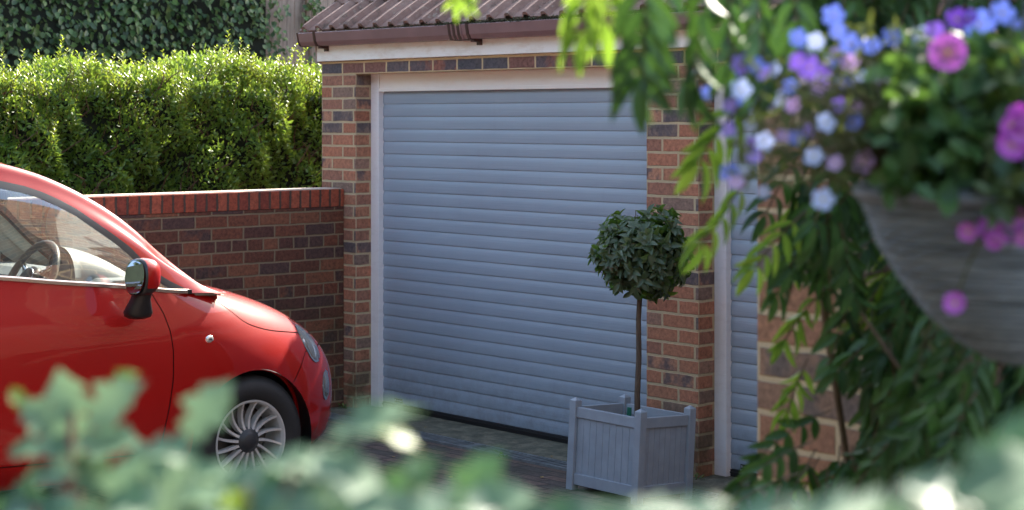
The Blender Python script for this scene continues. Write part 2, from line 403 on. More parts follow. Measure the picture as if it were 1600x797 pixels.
# gutter
def gutter():
    g = MB(); prof = [(-.036, .0), (-.036, -.07), (-.055, -.082), (-.112, -.080), (-.128, -.055), (-.140, .0), (-.136, .004), (-.131, -.002), (-.121, -.05), (-.108, -.074), (-.058, -.076), (-.042, -.066), (-.042, 0)]
    n = len(prof); V = []
    for x in (-.07, 6.35):
        for (y, z) in prof: V.append((x, y, 2.318 + z - .004 * (x + .07) / 1.5))
    g.add(V, [(i, (i + 1) % n, n + (i + 1) % n, n + i) for i in range(n)])
    go = g.build('gutter', m_gutter, gar)
    b = MB(); P = [(-.036, .003), (-.036, -.072), (-.055, -.085), (-.113, -.083), (-.131, -.056), (-.143, .004)]
    V = [(-.082, y, 2.318 + z) for y, z in P] + [(-.068, y, 2.318 + z) for y, z in P]
    b.add(V, [tuple(range(6)), tuple(range(11, 5, -1))] + [(i, i + 6, (i + 1) % 6 + 6, (i + 1) % 6) for i in range(6)])
    b.build('end_cap', m_gutter_dark, go)
    def band(x0, x1, extra=.004, mat=m_gutter_dark, name='bracket', foot=True):
        b = MB(); zz = 2.318 - .004 * (x0 + .07) / 1.5
        Q = [(-.034, .006), (-.034, -.074), (-.054, -.082 - extra), (-.113 - extra, -.080 - extra), (-.129 - extra, -.056), (-.141 - extra, .006)]
        V = [(x0, y, zz + z) for y, z in Q] + [(x1, y, zz + z) for y, z in Q]
        b.add(V, [tuple(range(6)), tuple(range(11, 5, -1))] + [(i, i + 6, (i + 1) % 6 + 6, (i + 1) % 6) for i in range(6)])
        if foot:
            b.box((x0 - .005, -.095, zz - .098), (x1 + .005, -.036, zz - .082), .002); b.box((x0 - .008, -.048, zz - .115), (x1 + .008, -.0355, zz - .07), .002)
        b.build(name, mat, go)
    for x in (.095, 1.585, 2.93, 4.3, 5.7): band(x, x + .022)
    for x in (1.43, 1.47, 1.51): band(x, x + .022, .006, m_gutter_dark, 'clip', False)
    band(1.42, 1.545, .004, m_gutter, 'union', False)
gutter()
# roller doors
def slats(x0, x1, z0, z1, y):
    H = .0772; n = int(round((z1 - z0) / H)); H = (z1 - z0) / n
    prof = []
    for i in range(n):
        zb = z0 + i * H
        # convex slat: flat lower body, rounded shoulder, groove at the top
        for (fz, dy) in ((.0, .0045), (.02, .0), (.05, -.0010), (.18, -.0018), (.36, -.0023), (.56, -.0020), (.72, -.0006), (.85, .0018), (.95, .0042)):
            prof.append((y + dy, zb + fz * H))
    prof.append((y + .0045, z1))
    m = len(prof); nx = 2; V = [(x, yy, z) for x in (x0, x1) for yy, z in prof]
    return V, [(i, m + i, m + i + 1, i + 1) for i in range(m - 1)]
def roller(x0, x1, plate_x):
    d = MB(); V, F = slats(x0 + .079, x1 - .079, .002, 1.945, .156); d.add(V, F)
    d.box((x0 + .079, .166, .002), (x1 - .079, .19, 1.99))
    door = d.build('roller_door', m_slat, gar)
    for xa in (x0, x1 - .080):
        fr = MB(); fr.box((xa, .118, -.035), (xa + .080, .20, ZT + .003), .003); fr.build('frame_post', m_frame, door)
    h = MB(); h.box((x0 + .0805, .126, 1.950), (x1 - .0805, .24, ZT + .003), .004)
    h.box((x0 + .0805, .119, 1.945), (x1 - .0805, .135, 1.966), .003); h.build('header_box', m_white('header_paint', (.84, .79, .74), (.72, .6, .52), .35, .3), door)
    s = MB(); s.box((x0 + .079, .150, -.0355), (x1 - .079, .19, .0015), .004); s.box((x0 + .079, .146, -.018), (x1 - .079, .152, -.010), .001); s.build('bottom_seal', m_black, door)
    p = MB(); p.box((plate_x, .1515, .012), (plate_x + .078, .1545, .036), .001); po = p.build('maker_plate', m_black, door)
    q = MB(); q.box((plate_x + .004, .1506, .018), (plate_x + .016, .1514, .030)); 
    for k in range(9): q.box((plate_x + .020 + k * .0060, .1506, .020), (plate_x + .0243 + k * .0060, .1514, .0205 + .008 * (.6 + .4 * ((k * 7) % 3) / 2)))
    q.build('plate_mark', plain('plate_grey', (.28, .3, .33), .4), po)
    return door
d1 = roller(.361, 2.879, .56); d2 = roller(3.244, 5.759, 3.39)

# ------------------------------------------------------------------ garden wall
gw = thing('garden_wall', 'dark red brick garden wall with a bright red coping beside the hedge', 'wall', (.015, -12, 0))
b = MB(); b.box((0, 0, -.1), (.225, 11.995, 1.2235)); b.build('brickwork', m_gwall, gw)
b = MB(); b.box((-.003, 0, 1.225), (.229, 11.995, 1.333), .003); b.build('coping', m_coping, gw)
b = MB(); b.box((.02, 0, 1.3325), (.21, 11.99, 1.338)); b.build('mortar_cap', plain('cap_mortar', (.52, .42, .34), .9, var=.25, nscale=30), gw)

# ------------------------------------------------------------------ hedge
def hedge():
    h = thing('hedge', 'clipped green leafy hedge with pale new shoots, behind the garden wall', 'hedge', (0, 0, 0))
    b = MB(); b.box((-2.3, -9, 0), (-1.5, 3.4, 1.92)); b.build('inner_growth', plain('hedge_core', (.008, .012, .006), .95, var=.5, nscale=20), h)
    L = Leaves(LEAF6)
    def top(y): return 2.08 + .04 * np.sin(y * 2.1 + 1) + .05 * np.sin(y * 5.3) + .04 * np.sin(y * 11.7)
    def face(y, z): return -1.25 - .10 * np.sin(y * 3.1 + z * 2.3) - .10 * np.sin(y * 7.7 - z * 6.1) - .07 * np.sin(y * 17 + z * 13)
    n = 46000; y = rng.uniform(-4.0, 3.2, n); z = rng.uniform(.95, 2.2, n)
    # clumps: push whole tufts in and out
    dep = np.abs(rng.normal(0, .07, n)); x = face(y, z) - dep
    D = rdir(n); D[:, 0] = np.abs(D[:, 0]) * .8 + .2; D[:, 2] += .45; N = rdir(n); N[:, 0] += 1.1; N[:, 2] += .8
    keep = z < top(y) - .02 * rng.random(n)
    L.addmany(np.c_[x, y, z][keep], D[keep], N[keep], rng.uniform(.030, .058, keep.sum()), rng.uniform(.015, .027, keep.sum()))
    n = 22000; y = rng.uniform(-4.0, 3.2, n); x = rng.uniform(-2.3, -1.3, n); z = top(y) + rng.normal(0, .03, n) - .06 * ((x + 1.75) / .5) ** 2
    D = rdir(n); D[:, 2] = np.abs(D[:, 2]) + .4; N = rdir(n)
    L.addmany(np.c_[x, y, z], D, N, rng.uniform(.03, .055, n), rng.uniform(.015, .025, n))
    m = leafmat('hedge_leaf', (.05, .11, .020), (.095, .195, .034), (.19, .29, .055), .36, .45, (.34, .47, .04))
    fo = L.build('foliage', m, h)
    # upright new shoots: stem with alternating leaves
    S = Leaves(LEAF6); st = MB()
    for k in range(1500):
        yy = rng.uniform(-3.6, 3.0); xx = rng.uniform(-2.1, -1.26) if rng.random() < .7 else -1.24; z0 = top(yy) - .05 - .05 * ((xx + 1.7) / .5) ** 2
        if rng.random() < .3: z0 -= rng.uniform(0, .35); xx = face(yy, z0) - .01
        ln = rng.uniform(.06, .2) * (1.6 if rng.random() < .10 else 1)
        d = np.array([rng.normal(.15, .25), rng.normal(0, .25), 1.]); d /= np.linalg.norm(d); p0 = np.array([xx, yy, z0])
        st.tube([p0, p0 + d * ln], [.0022, .001], 3, False)
        for q in range(int(ln / .012)):
            a = q * 2.4; f = (q + 1) * .012 / ln
            side = np.array([math.cos(a), math.sin(a), .9]); S.add(p0 + d * ln * min(f, 1), side, d + side * .3, rng.uniform(.025, .045) * (1.15 - .5 * f), rng.uniform(.011, .017))
    S.build('new_shoots', leafmat('hedge_shoot_leaf', (.07, .13, .018), (.12, .20, .03), (.20, .27, .045), .3, .45, (.5, .6, .05)), h)
    st.build('shoot_stems', plain('shoot_stem', (.12, .06, .03), .6), h)
    # twigs showing in the gaps
    tw = MB()
    for k in range(420):
        yy = rng.uniform(-3.6, 3.0); z0 = rng.uniform(.7, 1.95); x0 = face(yy, z0) - .03
        p = [np.array([x0 - .12, yy, z0])]
        for i in range(3): p.append(p[-1] + np.array([rng.normal(.05, .02), rng.normal(0, .05), rng.uniform(.03, .10)]))
        tw.tube(p, [.008, .006, .004, .002], 4, False)
    tw.build('twigs', plain('twig', (.09, .05, .03), .8), h)
hedge()

# ------------------------------------------------------------------ tall boarded fence with ivy, beyond the hedge
XB = -7.0
b = MB(); y = -9.0; fnc = []
while y < 8:
    w = rng.uniform(.095, .13); b.box((XB + rng.uniform(0, .015), y, 0), (XB + .03, y + w - .008, 4.6 + rng.uniform(-.03, .03)), .002); y += w
b.box((XB - .08, -9, .3), (XB - .001, 8, .4)); b.box((XB - .08, -9, 3.9), (XB - .001, 8, 4.0))
fb = tag(b.build('board_fence', m_boards), 'tall weathered grey vertical board fence partly hidden by ivy', 'fence')
def ivy():
    t = thing('ivy', 'dark green ivy climbing the tall grey board fence behind the hedge', 'ivy', (XB, 0, 0))
    L = Leaves(LEAF6); n = 26000
    y = rng.uniform(-7.5, 7.6, n); z = rng.uniform(1.2, 4.7, n)
    # right-hand limit of the ivy sheet seen at px 430; a second strand px 463-497
    def ypx(px, z=0):
        k = (px - 800) / FPX; u = XB - CAM[0]
        return (k * (FW[0] * u) - RT[0] * u) / (RT[1] - k * FW[1]) + CAM[1]
    yb = ypx(424); s0, s1 = ypx(467), ypx(492)
    edge = yb + .10 * np.sin(z * 5) + .07 * np.sin(z * 13)
    keep = (y < edge) | ((y > s0 + .05 * np.sin(z * 6)) & (y < s1 + .06 * np.sin(z * 7 + 1))) | (y > ypx(560))
    dens = np.sin(y * 1.9 + z * 2.2) + np.sin(y * 4.7 - z * 3.1) * .6 + rng.normal(0, .5, n)
    x = .06 + np.abs(rng.normal(0, .07, n)) + .05 * np.clip(dens, 0, 2)
    D = rdir(n) * .6; D[:, 2] -= .8; D[:, 0] += .35; N = rdir(n) * .5; N[:, 0] += 1; N[:, 2] += .5
    L.addmany(np.c_[x, y, z][keep], D[keep], N[keep], rng.uniform(.05, .10, keep.sum()), rng.uniform(.04, .075, keep.sum()))
    o = L.build('foliage', leafmat('ivy_leaf', (.018, .048, .014), (.042, .090, .026), (.10, .17, .045), .4, .2), t)
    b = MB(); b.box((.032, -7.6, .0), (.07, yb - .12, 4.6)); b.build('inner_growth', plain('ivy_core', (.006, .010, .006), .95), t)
    S = MB()
    for yy in (s0 + .1, s1 - .12, yb - .15):
        S.tube([(.05, yy + .05 * math.sin(i * 1.3), i * .35) for i in range(13)], .012, 5)
    S.build('stems', m_vine, t)
ivy()

# ------------------------------------------------------------------ planter and bay tree
pl = thing('planter', 'square pale blue grey wooden planter with slatted sides in front of the brick pier', 'planter', (3.28, -.54, drive_z(-.54) + .002))
pl.rotation_euler = (-math.radians(3.4), math.radians(.4), 0)
PX, PY = .235, .185
def planter():
    for sx in (-1, 1):
        for sy in (-1, 1):
            b = MB(); r = .021; cx, cy = sx * (PX - r + .006), sy * (PY - r + .006); b.box((cx - r, cy - r, 0), (cx + r, cy + r, .432), .002)
            r2 = r - .0005; b.add([(cx - r2, cy - r2, .4315), (cx + r2, cy - r2, .4315), (cx + r2, cy + r2, .4315), (cx - r2, cy + r2, .4315), (cx, cy, .447)], [(0, 1, 4), (1, 2, 4), (2, 3, 4), (3, 0, 4)])
            if True:
                b.lathe([(0.0001, -.0005), (.003, -.0005), (.003, .0)], 8, Matrix.Translation((cx, cy - r - .0002, .37)) @ Matrix.Rotation(math.pi / 2, 4, 'X'))
            b.build('post', m_planter, pl)
    for s in (-1, 1):
        for (z0, z1) in ((.028, .082), (.352, .402)):
            b = MB(); y0, y1 = sorted((s * (PY - .004), s * (PY - .026))); b.box((-PX + .036, y0, z0), (PX - .036, y1, z1), .0025); b.build('rail', m_planter, pl)
            b = MB(); x0, x1 = sorted((s * (PX - .004), s * (PX - .026))); b.box((x0, -PY + .036, z0), (x1, PY - .036, z1), .0025); b.build('rail', m_planter, pl)
        b = MB(); n = 9; w = (2 * PX - .074) / n; y0, y1 = sorted((s * (PY - .012), s * (PY - .022)))
        for k in range(n): b.box((-PX + .037 + k * w + .0008, y0, .07), (-PX + .037 + (k + 1) * w - .0008, y1, .36), .0016)
        b.build('side_panel', m_planter, pl)
        b = MB(); n = 8; w = (2 * PY - .074) / n; x0, x1 = sorted((s * (PX - .012), s * (PX - .022)))
        for k in range(n): b.box((x0, -PY + .037 + k * w + .0008, .07), (x1, -PY + .037 + (k + 1) * w - .0008, .36), .0016)
        b.build('side_panel', m_planter, pl)
    b = MB(); b.box((-PX + .027, -PY + .027, .05), (PX - .027, PY - .027, .315), .004)
    b.build('soil', m_soil, pl)
    b = MB(); b.box((-.085, .05, .31), (-.060, .058, .405), .002); b.box((-.105, .046, .31), (-.087, .05, .365), .002); b.build('plant_tag', plain('green_plastic', (.01, .13, .08), .4), pl)
planter()
def bay():
    base = Vector((3.328, -.527, .33))
    t = thing('bay_tree', 'lollipop clipped bay tree with a round dark green crown, rooted in the wooden planter', 'tree', base)
    b = MB(); pts = [(0, 0, -.12), (-.002, 0, .12), (.006, .003, .30), (.004, .002, .48), (.016, .006, .68), (.012, 0, .78)]
    b.tube(pts, [.0155, .0145, .0135, .0125, .0125, .010], 12)
    for k in range(60):
        d = rdir(1)[0]; d[2] = abs(d[2]) * .8 + .1 if k % 3 else d[2]; r = rng.uniform(.14, .22)
        b.tube([(.014, .004, .66 + rng.uniform(0, .1)), (.014 + d[0] * r * .5, d[1] * r * .5, .76 + d[2] * r * .4), (.014 + d[0] * r, d[1] * r, .80 + d[2] * r)], [.005, .004, .002], 5, False)
    b.build('trunk', m_trunk, t, smooth=True)
    L = Leaves(LEAFL); c = np.array([.034, .010, .795])
    for k in range(430):
        d = rdir(1)[0]; r0 = rng.uniform(.12, .238) * (1 + .09 * math.sin(5 * d[0] + 3 * d[1]) + .05 * math.sin(9 * d[2]))
        p0 = c + d * r0 * np.array([1, 1, .84]); ax = d + np.array([0, 0, .35]) + rng.normal(0, .3, 3); ax /= np.linalg.norm(ax)
        a = np.cross(ax, [.2, .3, .9]); a /= np.linalg.norm(a); bb = np.cross(ax, a)
        for q in range(rng.integers(5, 8)):
            th = q * 2.4; side = a * math.cos(th) + bb * math.sin(th)
            dr = ax * rng.uniform(.25, .9) + side * rng.uniform(.6, 1); dr[2] -= rng.uniform(0, .5) if d[2] < .2 else .05
            L.add(p0 + ax * rng.uniform(-.02, .02), dr, ax + side * .2 + rng.normal(0, .15, 3), rng.uniform(.042, .068), rng.uniform(.022, .032))
    L.build('crown', leafmat('bay_leaf', (.05, .125, .026), (.10, .205, .042), (.18, .31, .065), .42, .18, under=(.06, .09, .045)), t, smooth=True)
bay()

# ------------------------------------------------------------------ the red car
def cubic(xs, ys):
    xs = np.array(xs, float); ys = np.array(ys, float)
    h = np.diff(xs); dlt = np.diff(ys) / h; m = np.zeros(len(xs)); m[0] = dlt[0]; m[-1] = dlt[-1]
    for i in range(1, len(xs) - 1):
        m[i] = 0 if dlt[i - 1] * dlt[i] <= 0 else (h[i - 1] + h[i]) * 1.0 / (h[i] / dlt[i - 1] * 1.0 + h[i - 1] / dlt[i]) if True else 0
    def f(x):
        x = np.clip(np.asarray(x, float), xs[0], xs[-1]); i = np.clip(np.searchsorted(xs, x) - 1, 0, len(xs) - 2)
        t = (x - xs[i]) / h[i]; return ((1 + 2 * t) * (1 - t) ** 2) * ys[i] + t * (1 - t) ** 2 * h[i] * m[i] + t * t * (3 - 2 * t) * ys[i + 1] + t * t * (t - 1) * h[i] * m[i + 1]
    return f
def clip(V, F, phi):
    "keep the part of a mesh where phi < 0"
    V = [tuple(v) for v in V]; out = []; nv = list(V); ed = {}
    def cut(a, b):
        k = (a, b) if a < b else (b, a)
        if k not in ed:
            t = phi[a] / (phi[a] - phi[b]); ed[k] = len(nv); nv.append(tuple(V[a][i] + (V[b][i] - V[a][i]) * t for i in range(3)))
        return ed[k]
    for f in F:
        s = [phi[i] < 0 for i in f]
        if all(s): out.append(tuple(f)); continue
        if not any(s): continue
        p = []
        for i in range(len(f)):
            a, b = f[i], f[(i + 1) % len(f)]
            if phi[a] < 0: p.append(a)
            if (phi[a] < 0) != (phi[b] < 0): p.append(cut(a, b))
        if len(p) > 2: out.append(tuple(p))
    used = sorted({i for f in out for i in f}); mp = {o: k for k, o in enumerate(used)}
    return np.array([nv[i] for i in used]).reshape(-1, 3), [tuple(mp[i] for i in f) for f in out]
def sdpoly(P, x, y):
    P = np.array(P, float); x = np.asarray(x); y = np.asarray(y); d = np.full(x.shape, 1e9); ins = np.zeros(x.shape, bool)
    for i in range(len(P)):
        a = P[i]; b = P[(i + 1) % len(P)]; e = b - a; wx = x - a[0]; wy = y - a[1]
        t = np.clip((wx * e[0] + wy * e[1]) / (e @ e + 1e-12), 0, 1); d = np.minimum(d, np.hypot(wx - t * e[0], wy - t * e[1]))
        c = ((a[1] <= y) & (b[1] > y)) | ((b[1] <= y) & (a[1] > y))
        if abs(e[1]) > 1e-12: ins ^= c & (x < a[0] + (y - a[1]) / e[1] * e[0])
    return np.where(ins, -d, d)

# car paint
M = NT('red_car_paint'); fl = M.noise(M.obj(), 900, 2); M.base(M.ramp(fl, [(.4, (.27, .0022, .0015)), (.6, (.35, .0035, .002))]), .5, 0., .15)
M.p.inputs['Coat Weight'].default_value = .9; M.p.inputs['Coat Roughness'].default_value = .02; M.p.inputs['Coat IOR'].default_value = 1.4; m_red = M.m
m_trim = plain('black_trim', (.014, .014, .015), .35); m_tyre = plain('tyre_rubber', (.014, .014, .015), .7, bump=.2, nscale=60)
m_chrome = plain('chrome', (.75, .74, .72), .12, 1.); m_alloy = plain('alloy', (.62, .61, .60), .3, .4, var=.05); m_strip = plain('brushed_strip', (.58, .50, .45), .25, .9, var=.05)
m_dash = plain('dash_grey', (.26, .27, .27), .5); m_dkplastic = plain('dark_plastic', (.025, .026, .03), .5)
m_interior = plain('interior_dark', (.03, .03, .032), .8); m_trimgrey = plain('interior_grey', (.36, .37, .33), .8)
def glass(name, tint=(.82, .86, .83), refl=.08, dust=.025):
    M = NT(name); tr = M.n('ShaderNodeBsdfTransparent'); tr.inputs[0].default_value = (*tint, 1)
    gl = M.n('ShaderNodeBsdfGlossy'); gl.inputs['Roughness'].default_value = .01; gl.inputs[0].default_value = (1, 1, 1, 1)
    df = M.n('ShaderNodeBsdfDiffuse'); df.inputs[0].default_value = (.5, .5, .46, 1)
    fr = M.n('ShaderNodeFresnel'); fr.inputs[0].default_value = 1.52
    f = M.math('ADD', M.math('MULTIPLY', fr.outputs[0], 1.3), refl, clamp=True)
    m0 = M.n('ShaderNodeMixShader'); m0.inputs[0].default_value = dust; M.l(tr.outputs[0], m0.inputs[1]); M.l(df.outputs[0], m0.inputs[2])
    m1 = M.n('ShaderNodeMixShader'); M.l(f, m1.inputs[0]); M.l(m0.outputs[0], m1.inputs[1]); M.l(gl.outputs[0], m1.inputs[2]); M.l(m1.outputs[0], M.out.inputs[0]); return M.m
m_glass = glass('car_glass'); m_wsglass = glass('windscreen_glass', (.8, .84, .82), .05, .05); m_lens = glass('lamp_lens', (.85, .9, .95), .12, .25)
m_mirror = plain('mirror_glass', (.4, .43, .48), .02, 1., var=.0)

car = thing('parked_car', 'glossy red small hatchback parked beside the garden wall, facing the garage', 'car', (2.01, -2.39, .09))
tl = math.radians(2.5)
# car axes: local x = forward, local y = left ... here local (s, q, z) with q towards +X of the drive
car.matrix_world = Matrix(((0, 1, 0, 2.01), (math.cos(tl), 0, math.sin(tl), -2.39), (-math.sin(tl), 0, math.cos(tl), .09), (0, 0, 0, 1)))
def CO(name, V, F, mat, smooth=True, parent=None):
    # the (s,q,z) frame is left-handed in the drive's axes: flip faces and store s,q,z as x,-y,z
    return mesh_obj(name, [(v[0], -v[1], v[2]) for v in V], [tuple(reversed(f)) for f in F], mat, parent or car, smooth=smooth)
car.matrix_world = Matrix(((0, -1, 0, 2.01), (math.cos(tl), 0, math.sin(tl), -2.39), (-math.sin(tl), 0, math.cos(tl), .09), (0, 0, 0, 1)))
# local x=s, local y=-q, local z=z   (world X = 2.01 + q)
class CMB(MB):
    def cb(s, name, mat, parent=None, smooth=False): return CO(name, s.v, s.f, mat, smooth, parent)

Nf = cubic([.15, .20, .26, .34, .455, .54, .606, .66, .723, .804, .874, .922, .947, .965, .99, 1.06], [.66, .735, .775, .788, .782, .762, .728, .683, .607, .462, .272, .09, -.03, -.13, -.28, -.48])
Nr = cubic([.15, .25, .45, .7, .9, 1.06], [-2.70, -2.80, -2.85, -2.82, -2.78, -2.72])
Wf = cubic([.15, .2, .26, .34, .5, .62, .72, .78, .85, .93, .97, 1.06], [.70, .745, .785, .80, .812, .810, .802, .790, .770, .742, .728, .70])
S0 = -.5; S1 = -2.0
def outline(z, ins=0.0, up=None):
    th = OUT_T; sr = []; qr = []
    W = float(Wf(z)) - ins; N = float(Nf(z)) - ins; R = float(Nr(z)) + ins
    for (k, a) in th:
        if k == 0:   # front
            s = S0 + (N - S0) * abs(math.cos(a)) ** (2 / 2.6); q = W * abs(math.sin(a)) ** (2 / 2.6) * (1 if math.sin(a) >= 0 else -1)
        elif k == 1: s = S0 + (S1 - S0) * a; q = W
        elif k == 3: s = S1 + (S0 - S1) * a; q = -W
        else:
            s = S1 + (R - S1) * abs(math.cos(a)) ** (2 / 2.8); q = W * abs(math.sin(a)) ** (2 / 2.8) * (1 if math.sin(a) >= 0 else -1)
        q *= 1 - .018 * ((s + 1.1) / 1.4) ** 2 if abs(s + 1.1) < 1.4 else 1 - .018
        sr.append(s); qr.append(q)
    return sr, qr
def even(fn, a0, a1, n):
    a = np.linspace(a0, a1, 4000); P = np.array([fn(x) for x in a]); d = np.r_[0, np.cumsum(np.hypot(*np.diff(P, axis=0).T))]
    return np.interp(np.linspace(0, d[-1], n), d, a)
fa = even(lambda a: (1.3 * abs(math.cos(a)) ** (2 / 2.6), .8 * abs(math.sin(a)) ** (2 / 2.6)), 0.0, math.pi / 2, 120)
ra = even(lambda a: (.85 * abs(math.cos(a)) ** (2 / 2.8), .8 * abs(math.sin(a)) ** (2 / 2.8)), math.pi / 2, 0.0, 50)
OUT_T = [(0, a) for a in fa] + [(1, a) for a in np.linspace(0, 1, 80)[1:]] + [(2, a) for a in ra[1:]] + [(2, -a) for a in ra[::-1][1:]] + [(3, a) for a in np.linspace(0, 1, 80)[1:]] + [(0, -a) for a in fa[::-1][1:-1]]
ZL = np.concatenate([np.arange(.17, .70, .0125), np.arange(.70, .985, .0065), [.99, 1.0, 1.01, 1.02, 1.03, 1.045]])
def shell(ins=0.0):
    V = []; n = len(OUT_T)
    for z in ZL:
        s, q = outline(z, ins); V += [(s[i], q[i], z - ins * .5) for i in range(n)]
    F = [(j * n + i, j * n + (i + 1) % n, (j + 1) * n + (i + 1) % n, (j + 1) * n + i) for j in range(len(ZL) - 1) for i in range(n)]
    V = np.array(V)
    # swollen wings around the front wheel
    w = np.exp(-((V[:, 0] - .02) / .30) ** 2) * np.exp(-((V[:, 2] - .62) / .16) ** 2) * (np.abs(V[:, 1]) > .3)
    V[:, 1] += np.sign(V[:, 1]) * .018 * w
    # waist crease along the doors
    w = np.exp(-((V[:, 2] - .30) / .04) ** 2) * (np.abs(V[:, 1]) > .6); V[:, 1] += np.sign(V[:, 1]) * .010 * w
    return V, F
belt = cubic([-2.8, -2.0, -1.202, -.926, -.636, -.33, -.2], [1.03, 1.025, 1.009, .986, .965, .938, .936])
HUBS = (0.0, -2.30); HZ = .285; AR = .312
def archphi(V, R): return np.minimum(np.hypot(V[:, 0] - HUBS[0], V[:, 2] - HZ), np.hypot(V[:, 0] - HUBS[1], V[:, 2] - HZ)) - R
def keep(V, F, fn): return clip(V, F, fn(V))
def car_body():
    V, F = shell(); V, F = keep(V, F, lambda v: -archphi(v, AR))
    V, F = keep(V, F, lambda v: np.where(v[:, 0] < -.22, v[:, 2] - belt(v[:, 0]), v[:, 2] - .955 - np.clip(v[:, 0] + .22, 0, 1) * 2) )
    g = .0024
    # bonnet
    zc = cubic([-.30, -.2, -.115, -.013, .054, .296, .40, .9], [1.02, .925, .865, .794, .772, .735, .722, .66])
    bonp = lambda v: np.maximum(zc(v[:, 0]) - v[:, 2], -.235 - v[:, 0])
    HC = [np.array([.435, .585, .685]), np.array([.435, -.585, .685])]; LC = [np.array([.555, .575, .485]), np.array([.555, -.575, .485])]
    def ell(c, r):
        sg = np.sign(c[1]); nrm = np.array([.72, sg * .52, .46]); nrm /= np.linalg.norm(nrm)
        up = np.array([-.42, -sg * .22, .88]); up -= nrm * (up @ nrm); up /= np.linalg.norm(up); sd = np.cross(up, nrm)
        return lambda v: (np.sqrt(((v - c) @ up / r[0]) ** 2 + ((v - c) @ sd / r[1]) ** 2 + ((v - c) @ nrm / .3) ** 2) - 1) * min(r)
    heads = [ell(c, (.098, .078)) for c in HC]; lows = [ell(c, (.062, .050)) for c in LC]
    lamps = lambda v: np.minimum.reduce([h(v) for h in heads + lows])
    bp = sdp = [(.18, .05), (.18, .46), (.262, .531), (.36, .645), (.42, .655), (.95, .655), (.95, .05)]
    bump = lambda v: sdpoly(bp, v[:, 0], v[:, 2])
    drp = [(-.505, 1.1), (-.503, .943), (-.456, .856), (-.432, .78), (-.423, .70), (-.422, .58), (-.436, .46), (-.452, .36), (-.47, .275), (-1.60, .275), (-1.68, .4), (-1.70, .7), (-1.66, 1.1)]
    door = lambda v: sdpoly(drp, v[:, 0], v[:, 2])
    Vr, Fr = keep(V, F, lambda v: -(lamps(v)))
    b1 = keep(Vr, Fr, lambda v: bonp(v) + g); CO('bonnet', *b1, m_red)
    rest = keep(Vr, Fr, lambda v: -(bonp(v) - g))
    b2 = keep(*rest, lambda v: bump(v) + g); bo = CO('bumper', *b2, m_red)
    rest = keep(*rest, lambda v: -(bump(v) - g))
    dd = keep(*rest, lambda v: door(v) + g)
    for sg in (1, -1):
        dv = keep(*dd, lambda v: -sg * v[:, 1]); o = CO('door', *dv, m_red)
        if sg == 1: driver_door = o
        b = CMB(); q = .80 * sg; b.box((-1.56, q - .012, .835), (-1.40, q + .022, .858), .008); b.cb('handle', m_chrome, o)
    rest = keep(*rest, lambda v: -(door(v) - g)); CO('body', *rest, m_red)
    # dark inner shell seen in the shut lines
    Vi, Fi = shell(.010); Vi, Fi = keep(Vi, Fi, lambda v: -archphi(v, AR + .004))
    Vi, Fi = keep(Vi, Fi, lambda v: np.where(v[:, 0] < -.22, v[:, 2] - belt(v[:, 0]) + .01, v[:, 2] - .95)); CO('inner_shell', Vi, Fi, m_trim)
    # lamps
    for h, c, nm in [(heads[0], HC[0], 'headlight'), (heads[1], HC[1], 'headlight'), (lows[0], LC[0], 'lower_lamp'), (lows[1], LC[1], 'lower_lamp')]:
        vv, ff = keep(V, F, lambda v: h(v) - .0); vv2 = vv.copy(); dist = -h(vv); k = np.clip(dist / .05, 0, 1); outw = np.array([.75, .5 * np.sign(c[1]), .42])
        vv2 = vv2 + outw * (.012 * np.sqrt(k))[:, None]; lo = CO(nm, vv2, ff, m_lens)
        ring = keep(V, F, lambda v: np.abs(h(v) + .002) - .0045); rv = ring[0] + outw * .004; CO('bezel', rv, ring[1], m_chrome, True, lo)
        inn = vv - outw * (.03 * np.sqrt(k))[:, None]; CO('reflector', inn, ff, plain('lamp_reflector', (.55, .58, .62), .25, .8), True, lo)
        cen = inn[np.argmax(dist)]; b = CMB(); Mx = Matrix.Translation(cen + outw * .012) @ Vector(outw).to_track_quat('Z', 'Y').to_matrix().to_4x4()
        rr = .032 if nm == 'headlight' else .02; b.lathe([(.0005, .012), (rr * .6, .009), (rr, 0), (rr * 1.12, -.004), (rr * 1.12, -.012)], 20, Mx); b.cb('bulb_housing', m_chrome, lo, True)
    # shut line of the bumper catches light
    # floor and arches
    b = CMB(); b.box((-2.75, -.70, .16), (.62, .70, .19)); b.box((-2.3, -.72, .19), (-.35, .72, .24)); b.cb('floor_pan', m_interior)
    for hx in HUBS:
        for sg in (1, -1):
            b = CMB(); Mx = Matrix.Translation((hx, 0, HZ)) @ Matrix.Rotation(math.pi / 2, 4, 'X')
            b.lathe([(AR + .002, -.785 * sg), (AR + .012, -.74 * sg), (AR + .012, -.45 * sg), (.05, -.44 * sg)], 48, Mx); b.cb('arch_liner', m_trim, None, True)
            # rolled lip of the arch
            pts = []
            for k in range(60):
                a = math.radians(-18 + 216 * k / 59); s_, z_ = hx + (AR + .001) * math.cos(a), HZ + (AR + .001) * math.sin(a)
                sp = np.argmin((V[:, 0] - s_) ** 2 + (V[:, 2] - z_) ** 2 + (np.sign(V[:, 1]) != sg) * 9); pts.append((s_, V[sp, 1] - sg * .004, z_))
            if sg == 1 or True:
                b = CMB(); b.tube(pts, .005, 6); b.cb('arch_lip', m_red, None, True)
